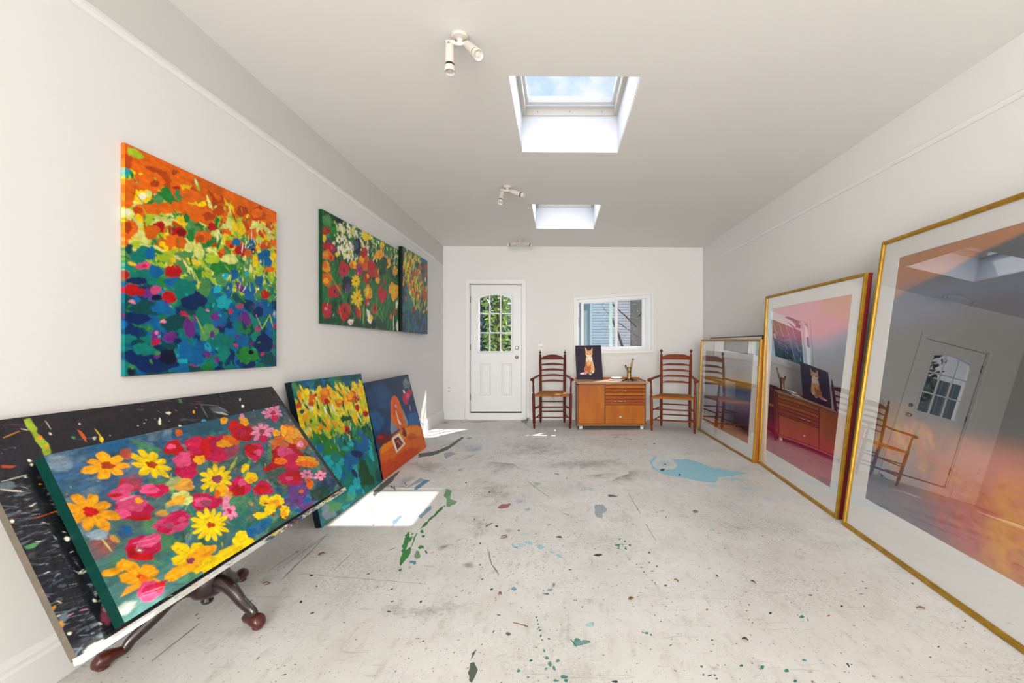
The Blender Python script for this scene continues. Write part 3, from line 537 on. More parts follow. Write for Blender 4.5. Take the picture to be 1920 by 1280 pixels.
for px0, px1 in ((899.6, 920), (939.5, 960)):
    a_, b_ = (px0-1045)/800*YB-cx, (px1-1045)/800*YB-cx; zb, ztp = .385, .905; bm = B(); e = .016
    # raised panel with a bevelled border
    O = [(a_, zb), (b_, zb), (b_, ztp), (a_, ztp)]
    def rq(k, y): return [bm.verts.new((a_+k if i in (0, 3) else b_-k, y, zb+k if i < 2 else ztp-k)) for i in range(4)]
    rr = [rq(0, yo+.001), rq(.008, yo-.007), rq(.016, yo-.001), rq(.028, yo-.001), rq(.045, yo-.007)]
    for P, Q in zip(rr, rr[1:]):
        for i in range(4): bm.faces.new([P[i], P[(i+1) % 4], Q[(i+1) % 4], Q[i]])
    bm.faces.new(rr[-1]); struct('raised_panel', bm, M['door'], d)
for z, nm in ((1.152, 'deadbolt'), (1.003, 'door_knob')):
    bm = B(); prof = [(.030, 0), (.030, .006), (.022, .010), (.012, .014), (.011, .03), (.022, .038), (.027, .05), (.024, .062), (.012, .068), (.001, .069)] if nm == 'door_knob' else [(.031, 0), (.031, .008), (.026, .016), (.020, .018), (.018, .03), (.001, .031)]
    lathe(bm, prof, (-.652-cx, yo, z), 20, (0, -1, 0)); struct(nm, bm, M['steel'], d, smooth=True)
for z in (1.93, 1.16, .36):
    bm = B(); lathe(bm, [(.007, -.05), (.007, .05)], (x0-.004, yo-.006, z), 10); box(bm, x0-.012, x0+.002, yo-.004, yo+.002, z-.05, z+.05); struct('hinge', bm, M['black'], d)
bm = B()   # jamb, stop and casing
for q in ((DX0-cx, x0-.006, DZ0, DZ1), (x1+.006, DX1-cx, DZ0, DZ1), (DX0-cx, DX1-cx, z1+.006, DZ1)): box(bm, q[0], q[1], .0, .14, q[2], q[3])
struct('jamb', bm, M['trim'], d)
bm = B(); cw = .062
def casing(bm, X0, X1, Z0, Z1, cw, y=-.018, bottom=False):
    for q in ((X0-cw, X0, Z0, Z1+cw), (X1, X1+cw, Z0, Z1+cw), (X0, X1, Z1, Z1+cw)): box(bm, q[0], q[1], y, 0, q[2], q[3])
    for q in ((X0-cw, X0-cw+.012, Z0, Z1+cw-.012), (X1+cw-.012, X1+cw, Z0, Z1+cw-.012), (X0-cw, X1+cw, Z1+cw-.012, Z1+cw)): box(bm, q[0], q[1], y-.006, y, q[2], q[3])
    if bottom: box(bm, X0-cw, X1+cw, y, 0, Z0-cw, Z0); box(bm, X0-cw, X1+cw, y-.006, y, Z0-cw, Z0-cw+.012)
casing(bm, DX0-cx, DX1-cx, .02, DZ1, cw); box(bm, DX0-cx, DX1-cx, -.018, 0, .0, DZ0+.012); box(bm, DX0-cx-.03, DX1-cx+.03, -.03, 0, .0, .03)
struct('casing', bm, M['trim'], d, bevel=.002)
bm = B(); box(bm, DX0-cx, DX1-cx, .03, .13, DZ0, DZ0+.016); box(bm, x0, x1, .024, .05, DZ0+.008, z0); struct('threshold', bm, M['dark'], d)
bm = B()
for q in ((x0-.005, x0, z0, z1), (x1, x1+.005, z0, z1), (x0, x1, z1, z1+.005)): box(bm, q[0], q[1], yo+.02, yo+.05, q[2], q[3])
struct('weatherstrip', bm, M['dark'], d)

# ------------------------------------------------------------------ sliding window (set slightly out of square, as in the old wall)
wn = thing('window_1', None, None, (0, YB, 0), kind='structure')
def warp(bm):
    for v in bm.verts:
        u = (v.co.x-.262)/(1.55-.262); t = (v.co.z-1.05)/.95
        lo = 1.052+.022*u; hi = 1.966+.092*u; v.co.z = lo+(hi-lo)*t
    return bm
zA, zB = 1.05, 2.0; xA, xB = .262, 1.552
bm = B(); casing(bm, xA+.045, xB-.045, zA+.045, zB-.045, .045, bottom=True); struct('casing', warp(bm), M['trim'], wn, bevel=.002)
bm = B(); j0, j1, k0, k1 = xA+.045, xB-.045, zA+.045, zB-.045
for q in ((j0, j0+.028, k0, k1), (j1-.085, j1, k0, k1), (j0+.028, j1-.085, k1-.05, k1), (j0+.028, j1-.085, k0, k0+.05)): box(bm, q[0]+.0005, q[1]-.0005, .001, .12, q[2]+.0005, q[3]-.0005)
for q in ((j1-.05, j1-.044), (j0+.029, j0+.036)): box(bm, q[0], q[1], -.006, .0005, k0+.004, k1-.004)
struct('window_frame', warp(bm), M['vinyl'], wn, bevel=.002)
def sash(name, X0, X1, Z0, Z1, y, st, rl, pm=None):
    bm = B()
    for q in ((X0, X0+st, Z0, Z1), (X1-st, X1, Z0, Z1), (X0+st, X1-st, Z0, Z0+rl), (X0+st, X1-st, Z1-rl, Z1)): box(bm, q[0], q[1], y, y+.03, q[2], q[3])
    s = struct(name, warp(bm), M['vinyl'], wn, bevel=.003)
    bm = B(); box(bm, X0+st, X1-st, y+.012, y+.017, Z0+rl, Z1-rl); struct('pane', warp(bm), pm or M['glass'], s); return s
def wx(px): return (px-1045)/800*YB
fz0, fz1 = k0+.05, k1-.05
s1 = sash('sliding_sash', wx(1089.5), wx(1158.5), fz0-.025, fz1+.02, .015, .045, .045, glass('tinted_pane', 1.16, (.92, .99, .99)))
s2 = sash('fixed_sash', wx(1143), 1.424, fz0-.01, fz1+.01, .055, .052, .022)
bm = B(); box(bm, wx(1084.5), wx(1088), .0, .02, 1.50, 1.66); box(bm, wx(1084.5), wx(1088), .0, .02, 1.84, 1.86); struct('latch', warp(bm), mat('grey_latch', (.3, .3, .33), .5), wn)
bm = B(); box(bm, wx(1141), wx(1144), .01, .016, 1.45, 1.52); struct('pull', warp(bm), M['vinyl'], wn)
# ------------------------------------------------------------------ wall outlets
def plate(name, label, x, z, cat, kind):
    t = thing(name, label, cat, (x, YB, z)); bm = B(); box(bm, -.037, .037, -.006, 0, -.06, .06); obj('cover_plate', bm, M['trim'], t, bevel=.003)
    if kind == 'outlet':
        for s in (-1, 1):
            bm = B(); lathe(bm, [(.017, 0), (.017, .003), (.015, .004)], (0, -.006, s*.028), 16, (0, -1, 0)); o = obj('socket', bm, M['cream'], t)
            bm = B(); box(bm, -.008, -.005, -.0115, -.0095, s*.028-.002, s*.028+.008); box(bm, .005, .008, -.0115, -.0095, s*.028-.002, s*.028+.008); obj('slots', bm, M['dark'], o)
    else:
        for s in (-1, 1):
            bm = B(); box(bm, s*.017-.006, s*.017+.006, -.016, -.006, -.012, .012); obj('toggle', bm, M['cream'], t, bevel=.002)
plate('wall_outlet', 'white double socket plate low on the back wall, left of the door', (842-1045)/800*YB, CAMZ-(730-647)/800*YB, 'outlet', 'outlet')
plate('light_switch', 'small pale switch plate on the back wall, above the left post of the dark chair', (1014-1045)/800*YB, CAMZ-(650.5-647)/800*YB, 'switch', 'switch')

# ------------------------------------------------------------------ paintings
def blend(a, b, t): return a*(1-t)+b*t
def zx(y): return XL(y)
# --- big poppy field, square
cv = Canvas(420, 430, 11)
cv.base([(0, 'o'), (.14, 'o'), (.22, 'l'), (.42, 'l'), (.52, 'e'), (.6, 't'), (.8, 'b'), (1, 'T')], .05)
cv.scatter(120, 'oooOoy', (0, .2), size=(10, 22), asp=1.5, ang=.3)
cv.scatter(170, 'lLlyegLo', (.12, .5), size=(5, 13), asp=2.4, ang=-1.1, aj=.5)
cv.scatter(160, 'oOoylLge', (.15, .42), size=(6, 15), asp=1.5, ang=.2)
cv.scatter(120, 'LLlyleeg', (.36, .58), size=(5, 15), asp=2.2, ang=1.2, aj=.5)
cv.scatter(150, 'eeglttb', (.48, .68), size=(6, 16), asp=1.6, ang=.3)
cv.scatter(330, 'ttbbBTtTbgB', (.6, 1), size=(8, 22), asp=1.5, ang=.4, al=.9)
cv.scatter(40, 'vvBcemb', (.62, .95), (.1, 1), size=(5, 11), asp=1.5, al=.85)
cv.ops('o 117 43 58 -9 -9 35;o 205 21 61 -5 -11 32;O 142 61 48 -3 -5 14;o 285 40 64 2 -17 38;o 395 30 53 1 -14 29;o 504 24 64 1 -15 30;o 607 22 70 1 -16 32;o 754 10 78 1 -16 29;o 919 9 79 1 -18 31;O 239 33 17 -7 0 12;l 44 27 32 4 -10 21;O 12 76 20 -8 0 35;o 122 120 60 -22 0 42;O 137 124 22 -8 0 17;r 250 103 20 -7 0 9;o 8 188 36 -13 0 44;o 12 239 32 -10 0 31;c 8 122 13 -5 0 18;y 87 197 34 -11 0 27;w 77 203 17 -6 0 15;L 107 181 16 -5 0 15;e 154 191 26 -8 0 24;g 195 151 25 -17 13 27;g 227 169 16 -10 11 24;o 332 114 66 -12 -6 32;l 370 45 10 -6 13 25;w 364 33 5 -3 8 15;o 77 264 43 -13 0 27;O 54 271 23 -7 0 16;o 137 241 41 -12 0 26;o 205 215 49 -15 0 27;o 284 186 53 -16 0 32;o 370 196 71 0 -20 50;o 435 187 54 -15 0 43;O 448 184 41 -12 0 22;o 532 126 51 -15 0 39;O 511 132 36 -11 0 31;o 687 67 66 -20 0 48;O 687 85 49 -15 0 30;O 825 75 69 -20 0 25;o 816 59 45 -13 0 31;L 17 299 17 -19 17 15;w 12 292 8 -9 9 8;L 54 325 18 -19 18 16;L 173 287 40 2 -9 25;y 63 304 11 -12 15 13;o 26 359 32 -8 0 34;O 12 358 18 -5 0 25;r 157 317 33 -9 0 25;o 122 348 42 -11 0 30;r 259 318 47 -5 -6 31;R 278 313 26 -6 0 18;o 227 365 42 -10 0 31;o 278 363 35 -8 0 30;g 308 234 19 -5 0 22;e 332 268 24 -7 0 36;g 338 308 22 -5 0 36;e 370 279 18 -5 0 25;r 469 234 36 -9 0 20;o 408 301 55 -13 0 32;O 389 316 26 -6 0 21;y 622 191 32 -17 15 26;y 678 188 31 -16 17 29;o 771 201 43 -21 17 28;L 592 188 21 -12 18 33;g 503 201 17 -5 0 33;o 591 297 37 -8 0 23;r 607 305 18 -4 0 14;o 539 348 20 -4 0 16;r 681 315 42 -9 0 38;m 694 303 23 -5 0 21;b 641 274 32 -7 0 21;b 771 250 23 -17 22 17;b 753 290 27 -17 22 22;B 779 297 21 -4 0 17;o 736 318 34 -7 0 22;y 797 355 25 -5 0 37;o 889 235 57 -13 0 28;O 880 250 38 -8 0 18;b 880 314 57 -11 0 51;b 918 332 39 -7 0 39;y 967 296 36 -7 0 24;o 937 380 43 -7 0 16;o 978 202 28 -7 0 26;L 68 411 47 -19 4 19;l 54 423 33 -7 0 18;L 122 427 58 2 -5 19;l 184 447 43 -9 0 24;g 142 432 33 7 -4 9;t 82 458 58 -12 0 32;b 116 446 25 -5 0 28;T 17 449 16 -4 0 22;e 302 413 50 -10 0 20;L 382 381 30 -15 17 36;L 320 374 23 -12 10 22;l 461 407 41 -8 0 27;L 591 382 61 -12 0 29;|L 351 491 388 558 9.1 90;|L 332 473 357 531 10.1 90;l 434 488 33 -5 0 24;e 273 494 35 -6 0 30;g 532 450 72 -12 0 45;e 532 505 43 -6 0 33;r 233 510 45 3 -9 32;r 244 513 33 2 -6 22;p 77 513 38 -7 0 13;p 97 501 18 -3 0 13;y 30 511 20 0 -1 7;m 87 509 12 -2 0 8;t 102 551 59 -9 0 28;b 142 525 36 -6 0 28;b 238 563 56 -8 0 25;B 53 581 47 -7 0 16;r 3 562 16 -3 0 19;r 30 624 37 -5 0 27;r 72 628 17 -2 0 18;n 147 645 31 -3 0 13;p 140 610 29 -4 0 19;r 211 635 41 2 -5 25;|b 121 608 157 613 2.9 90;b 622 463 37 -6 0 32;c 558 481 24 -4 0 19;c 503 561 28 -4 0 22;c 727 440 20 -3 0 17;b 833 473 37 -5 0 33;c 553 626 56 -5 0 38;b 583 555 30 -4 0 40;v 678 531 20 -13 33 30;b 753 546 52 -6 0 49;r 885 545 36 -13 16 27;B 357 645 75 -7 0 47;t 296 580 71 -9 0 40;e 421 564 40 -5 0 43;T 102 698 79 -7 0 37;B 53 746 56 -3 0 27;b 173 692 53 -4 0 29;T 238 755 67 -4 0 39;v 320 771 30 -1 0 46;v 332 801 24 -1 0 26;v 142 825 26 -1 0 28;m 142 849 24 -8 5 12;v 216 824 38 -1 0 24;B 255 843 21 0 0 16;P 145 806 10 0 0 8;v 308 862 14 0 0 20;t 421 724 53 -3 0 64;e 447 798 68 -2 0 43;t 531 840 87 -1 0 45;b 382 883 38 0 0 42;b 296 883 35 0 0 50;B 152 947 93 4 0 47;n 205 920 43 1 0 39;B 35 916 37 1 0 35;n 26 978 18 1 0 18;t 82 881 48 0 0 27;b 622 677 47 -4 0 46;b 517 718 57 -4 0 44;v 489 709 35 -2 0 22;m 598 673 15 -1 0 14;h 669 638 32 -3 0 16;v 719 706 29 -14 33 39;b 879 632 76 -6 0 51;B 823 662 45 -3 0 37;b 937 653 39 -3 0 26;|l 814 694 860 760 9.0 90;|l 860 760 927 673 9.2 90;|l 931 667 960 743 12.7 90;|l 363 717 414 804 9.1 90;b 685 838 57 -1 0 35;t 787 812 32 -1 0 25;m 637 862 16 0 0 9;g 735 922 85 2 0 48;k 761 904 21 0 0 15;B 606 919 28 1 0 30;t 546 907 44 1 0 45;B 878 848 76 -1 0 64;T 936 952 59 2 0 39;v 468 808 16 0 0 22;v 434 910 24 0 0 17;m 356 960 25 1 0 12;b 369 935 50 1 0 31')
cv.scatter(60, 'LylLw', (.05, .55), (.45, 1), size=(2, 4.5), asp=3.2, ang=-1.1, aj=.3)
cv.scatter(50, 'geGl', (.1, .55), size=(2, 4), asp=3.2, ang=1.0, aj=.3)
cv.scatter(30, 'cPvbe', (.6, .97), size=(2, 5), asp=1.5); cv.soften(1)
o = painted_mesh('canvas_painting', cv, (-1.775, 1.752, 2.026), (-1.777, 2.70, 2.036), (-1.777, 2.70, 1.062), (-1.775, 1.752, 1.066), .016, None, M['acrylic'])
tag(o, 'large square canvas of orange poppies over green and deep blue, nearest on left wall', 'painting')
# --- wide wildflower canvas
cv = Canvas(300, 250, 12)
cv.base([(0, 'g'), (.3, 'G'), (.6, 'g'), (1, 'G')], .1, .3)
cv.scatter(260, 'ggGGegGn', (0, 1), size=(3, 9), asp=3.5, ang=-1.25, aj=.25)
cv.scatter(150, 'wwwLw', (.0, .34), (.1, .5), size=(2.5, 5.5), asp=2., ang=-1.4, aj=.4)
cv.scatter(60, 'wwLw', (.0, .26), (.55, .98), size=(2, 4), asp=2.4, ang=-1.4, aj=.3)
cv.scatter(40, 'ysgG', (.05, .3), (.3, 1), size=(2, 5), asp=2., ang=-1.3)
cv.ops('G 78 19 54 1 -21 44;e 38 78 37 -32 20 43;n 158 18 39 -19 0 30;g 89 140 54 4 -16 32;r 33 175 38 -17 0 34;O 23 175 18 -8 0 19;y 18 248 15 -6 0 33;v 56 246 14 -6 0 27;r 63 310 53 -21 0 44;m 94 302 29 -11 0 31;o 38 381 38 -14 0 43;Y 28 380 25 -9 0 23;o 83 393 25 -9 0 38;r 78 400 12 -4 0 19;Y 33 495 41 -13 0 47;o 23 480 23 -8 0 28;o 42 600 48 -13 0 61;Y 33 617 25 -7 0 28;r 109 693 55 -12 0 63;m 119 686 28 -6 0 39;R 114 692 13 -3 0 19;O 157 643 20 -5 0 29;r 37 876 51 -8 0 67;m 52 883 28 -4 0 24;P 32 863 14 -2 0 13;r 212 860 64 -9 0 80;r 253 844 38 -6 0 51;m 207 831 23 -4 0 20;R 212 850 11 -2 0 24;r 208 460 55 -17 0 67;m 202 492 41 -12 0 40;R 210 469 11 -4 0 20;n 242 592 59 -15 0 76;v 254 630 36 -8 0 41 60;Y 315 384 42 -14 0 42;o 297 401 17 -6 0 31;y 328 364 20 -7 0 17;n 361 186 47 -19 0 82;d 348 181 26 -10 0 43;o 447 308 66 -23 0 69;Y 420 295 34 -12 0 33;O 464 313 21 -7 0 20;o 460 370 42 -13 0 33;y 463 45 35 -15 0 50;y 520 31 29 -13 0 29;r 448 219 44 -17 0 50;O 455 183 22 -9 0 25;m 386 415 40 -12 0 65;v 392 402 19 -6 0 22;h 373 376 23 -8 0 28;r 481 476 37 -10 0 67;y 495 449 14 -4 0 27;*y 346 539 54 -14 0 66 10 O 18;*y 361 706 77 -15 -1 98 10 O 13;r 554 355 66 -20 -1 88;r 584 390 46 -13 0 47;O 626 389 47 -27 26 48;Y 654 357 16 -5 0 36;Y 637 457 32 -8 0 36;Y 664 162 61 -22 -1 60;Y 672 183 33 -12 0 30;o 764 206 58 16 -40 48;Y 807 223 43 -14 -1 51;n 793 238 14 -5 0 15;Y 501 617 57 -13 -1 70;y 487 608 28 -6 0 34;r 486 720 31 -6 0 39;P 500 740 17 -3 0 18;r 709 607 70 -14 -1 87;m 708 619 41 -8 -1 54;r 677 542 26 -6 0 48;Y 904 522 87 -19 -1 101;y 895 504 45 -10 -1 52;Y 926 276 42 -13 -1 60;y 706 43 33 -13 0 37;r 744 453 24 -6 0 25;w 506 851 22 -8 18 52;w 527 904 30 -12 20 40;y 545 880 24 -3 0 27;r 377 847 36 -5 0 55;y 383 809 10 -2 0 13;w 282 953 30 -3 0 31;P 288 962 12 -1 0 12;O 588 782 43 -7 0 53;R 596 770 18 -3 0 23;w 969 933 20 -2 -1 65;w 898 901 9 -1 -1 89;o 853 830 22 -3 0 33;O 929 769 27 -4 0 34;w 959 673 23 -4 -1 52;y 136 345 19 -7 0 20;y 279 282 15 -5 0 21;G 738 234 51 -17 -1 74;G 703 342 50 -15 -1 49;|w 929 65 913 254 12.7 80;|e 109 597 289 890 8.1 90;|l 68 551 207 731 6.9 90;|l 444 761 429 959 12.3 90;|l 390 716 402 929 8.3 90;|e 733 651 602 861 11.5 90;|e 666 759 571 934 11.0 90;|e 838 631 747 892 15.1 90;|l 666 759 731 869 5.5 90;|l 618 801 697 897 5.4 90;|l 184 933 151 801 5.2 90;|e 253 793 351 914 7.7 90;G 665 924 96 -10 0 47;G 87 963 62 -7 0 28;n 571 945 30 -3 0 46;|e 916 357 843 199 12.6 90;|e 828 26 843 199 15.2 90')
cv.scatter(70, 'lewgGl', (.1, 1), size=(1, 2), asp=4.5, ang=-1.3, aj=.3); cv.soften(1)
o = painted_mesh('canvas_painting', cv, (-1.776, 3.225, 2.223), (-1.788, 4.81, 2.268), (-1.788, 4.81, 1.350), (-1.776, 3.225, 1.361), .028, lin('#0c3a20'), M['oil'])
tag(o, 'wide canvas of red, yellow and white wildflowers on dark green, middle of left wall', 'painting')
# --- yellow flowers over dark teal
cv = Canvas(190, 200, 13)
cv.base([(0, 'g'), (.12, 'T'), (.5, 'G'), (.62, 'T'), (1, '#0a2c4a')], .08, .3)
cv.scatter(140, 'lylyeyL', (.03, .5), (.02, .72), size=(3, 7), asp=2.6, ang=-1.2, aj=.25)
cv.scatter(110, 'lyleyl', (.3, .72), (.15, 1), size=(3, 6), asp=3., ang=-1.3, aj=.2)
cv.scatter(40, 'OYoOr', (.2, .6), (.05, 1), size=(4, 8), asp=1.4)
cv.scatter(60, 'TtBGTb', (.72, 1), size=(5, 12), asp=2., ang=-1.3, al=.8); cv.scatter(26, 'TGtT', (0, .25), (.7, 1), size=(5, 10), asp=1.5)
cv.scatter(30, 'TBt', (.5, .75), (0, .3), size=(5, 10), asp=1.5)
cv.ops('w 139 -1 20 -7 29 23;O 285 135 45 -8 0 34;O 653 143 85 -13 0 33;O 917 98 91 -14 0 35;O 415 254 63 -9 0 40;O 348 324 62 -8 0 27;O 893 213 82 -12 0 40;r 870 224 36 -5 0 17;O 2 283 41 -6 0 23;O 505 500 49 -5 0 35;O 877 453 81 -9 0 40;O 936 512 64 -6 0 35;r 939 98 37 -6 0 15;r 376 700 70 -5 0 35;R 384 706 31 -2 0 19;O 112 599 39 -4 0 26;|w 247 259 291 305 15.5 80;|e 462 727 481 903 11.6 90;|e 383 760 402 839 9.1 90;w 892 264 27 -4 0 32;b 783 23 132 -23 0 28;t 213 667 185 -16 -1 78 50'); cv.soften(1)
o = painted_mesh('canvas_painting', cv, (-1.755, 4.84, 2.318), (-1.765, 5.80, 2.338), (-1.765, 5.80, 1.345), (-1.755, 4.84, 1.352), .045, lin('#04120e'), M['oil'])
tag(o, 'yellow flowers over dark teal on a black-edged canvas, farthest on the left wall', 'painting')
# --- leaning: yellow and orange blooms over turquoise
cv = Canvas(280, 290, 14)
cv.base([(0, 'T'), (.1, 't'), (.16, 'y'), (.36, 'l'), (.45, 'g'), (.6, 't'), (1, 't')], .06, .25)
cv.scatter(80, 'TtbTe', (0, .14), size=(6, 13), asp=1.6, ang=.2)
cv.scatter(280, 'yyylyYLl', (.09, .44), size=(5, 11), asp=1.9, ang=1.2, aj=.6)
cv.scatter(60, 'ggelG', (.14, .5), size=(3, 7), asp=2.5, ang=1.2, aj=.4)
cv.scatter(110, 'gelGgty', (.4, .58), size=(4, 10), asp=2, ang=1.2, aj=.5)
cv.scatter(170, 'gtbtTbGcg', (.5, .78), size=(7, 17), asp=1.5, ang=1.0)
cv.scatter(130, 'ttgTtcb', (.72, 1), size=(8, 20), asp=1.8, ang=1.2, al=.85)
cv.ops('b 184 19 75 7 -10 28 70;T 732 24 168 13 -11 27 60;o 193 148 45 6 -15 42;O 168 173 30 4 -6 18;r 248 117 19 2 -5 13;o 366 131 64 8 -20 53;r 374 180 34 5 -9 24;Y 367 106 51 6 -11 29 60;o 541 211 53 7 -12 30;Y 547 196 34 5 -7 18;o 772 192 99 12 -21 50;Y 734 176 53 6 -14 32;r 835 218 40 5 -11 24;r 810 289 35 5 -13 30;r 936 362 61 10 -10 22;R 947 366 24 4 -5 11;O 30 166 30 4 -6 19;r 575 435 42 9 -10 24;R 579 440 23 5 -5 12;Y 526 421 26 5 -8 20;L 63 353 41 9 -8 24;y 64 358 25 5 -5 14;T 54 211 25 4 -5 15;G 577 345 58 10 -10 25;G 658 354 28 5 -9 20;g 239 488 86 21 -20 53;g 321 548 98 26 -21 54;g 206 441 61 14 -16 44;g 469 607 72 19 -12 28;b 172 490 45 11 -10 26;c 245 606 78 22 -17 44;t 336 602 66 18 -14 36;c 322 707 60 13 -4 58;b 568 665 115 32 -23 53;B 664 648 81 21 -18 40;b 765 629 107 27 -17 37;b 396 781 45 15 -19 45;c 503 574 55 14 -8 19 70;t 429 844 97 33 -27 63;c 566 869 51 10 6 64;t 840 787 92 18 -8 101;G 709 805 85 18 -6 75;G 735 903 127 42 -27 59;t 1002 724 73 19 -32 65;B 999 675 35 6 -5 59;b 563 975 57 21 -21 46;t 554 994 76 29 -21 46;c 460 916 54 20 -23 54;B 557 791 30 1 24 45;t 301 918 114 43 -18 43;s 116 941 70 6 22 50;e 190 924 88 6 19 41 80;s 82 899 42 17 -15 40 80;c 892 731 33 3 16 60;T 933 921 48 11 -5 57;L 430 247 25 -1 10 40;w 443 239 14 -1 8 34;w 333 242 13 -1 8 33;w 165 205 30 5 -6 18 60;e 430 937 69 5 17 33 60;t 750 976 85 30 -14 29'); cv.scatter(50, 'Llyw', (.12, .55), size=(1.5, 3.5), asp=3.5, ang=1.2, aj=.3); cv.soften(1)
o = painted_mesh('canvas_painting', cv, (-1.742, 2.787, .955), (-1.716, 3.73, .948), (-1.53, 3.73, .004), (-1.54, 2.787, .004), .042, lin('#06151c'), M['oil'])
tag(o, 'square canvas of yellow and orange blooms over turquoise, leaning at the left wall', 'painting')
# --- leaning: seated figure at an orange table
cv = Canvas(260, 200, 15, .12)
cv.base([(0, '#0a2a4c'), (.3, '#0a3458'), (.55, '#093a70'), (.8, '#0a2c4c'), (1, '#0a2c4c')], .08, .3)
cv.ops('b 237 181 258 43 -45 122 40;B 72 153 96 -5 36 162 50;b 68 405 138 33 -35 100 60;B 659 44 289 6 -6 48 60;#b 100 728,492 952,498 1001,700 713,616;|d 738 496 950 501 6.4 90;#o 100 28,698 144,659 318,635 578,610 753,632 886,665 999,712 1002,999 2,1001;#Y 45 49,686 275,648 571,625 881,676 970,729 957,821 603,743 295,734 57,753;r 119 938 166 29 25 111 55;r 503 943 282 4 56 86 55;r 709 762 117 33 -20 39 55;R 142 620 125 36 -18 48;R 143 571 47 13 -7 18;r 87 585 46 13 -6 17;R 245 630 66 19 -11 27;#s 100 377,403 292,562 298,615 452,604 436,547 370,466;#s 100 622,376 659,441 692,565 696,612 608,595 608,477;#o 100 360,421 425,269 474,221 540,214 589,252 610,303 633,424 630,550 665,618 494,604 400,537 362,486;O 468 356 26 7 -55 90 60;O 559 511 24 1 14 66 60;P 508 338 29 6 -9 21;|w 484 393 501 497 16.1 90;|w 481 492 541 595 34.7 90;o 503 585 46 12 -12 25;R 495 367 15 3 -2 5;#w 100 281,655 450,646 531,798 314,831;#R 100 320,677 420,675 485,782 340,808;|w 384 711 431 786 6.7 90;|Y 337 727 424 712 5.3 90;#m 90 429,745 479,749 484,784 422,783;R 560 671 40 8 -10 53;r 562 644 16 4 -6 12;s 890 117 83 7 -24 75 60;s 881 83 38 5 -11 22;m 771 308 76 13 -25 51;m 904 242 72 11 -22 43;p 839 270 60 10 -17 35;m 777 247 45 7 -11 23;w 778 205 25 -1 4 22;|P 832 393 825 465 26.8 90'); cv.soften(1)
o = painted_mesh('canvas_painting', cv, (-1.713, 3.771, .862), (-1.751, 5.0, .855), (-1.533, 5.0, .004), (-1.537, 3.771, .004), .03, lin('#050a12'), M['acrylic'])
tag(o, 'leaning canvas of a red-haired woman at an orange table before dark blue', 'painting')
# ------------------------------------------------------------------ tilting drawing table with its black board
BLp, BRp = Vector((-1.345, 1.196, .316)), Vector((-1.315, 2.63, .314)); TRp, TLp = Vector((-1.77, 2.647, .939)), Vector((-1.765, 1.264, .96))
n_b = (BRp-BLp).cross(TLp-BLp).normalized()
if n_b.x < 0: n_b = -n_b
ds = thing('drafting_table', 'paint-splattered black drawing board tilted on a dark carved pedestal at lower left', 'table', (-1.52, 1.853, 0))
off = Matrix.Translation((1.52, -1.853, 0))
def loc(p): return Vector(p)+Vector((1.52, -1.853, 0))
cv = Canvas(520, 300, 16, .25); cv.base([(0, '#1c141c'), (.35, '#17121b'), (.5, '#14141f'), (1, '#1a1a24')], .1, .5)
cv.scatter(500, 'ksqnDhk', (0, 1), size=(1, 4), asp=6, ang=.05, aj=.15, al=.25)
cv.poly([(44, 128), (84, 118), (118, 190), (120, 236), (100, 240), (80, 196)], np.array(lin('#5c5850')), .6)
cv.scatter(420, 'sKKDsDk', (.28, 1), (0, .2), size=(1, 3.2), asp=5, ang=.1, aj=.25, al=.38)
cv.scatter(260, 'sKsnwk', (.3, 1), (.04, .2), size=(.8, 2), asp=5, ang=.0, aj=.2, al=.5)
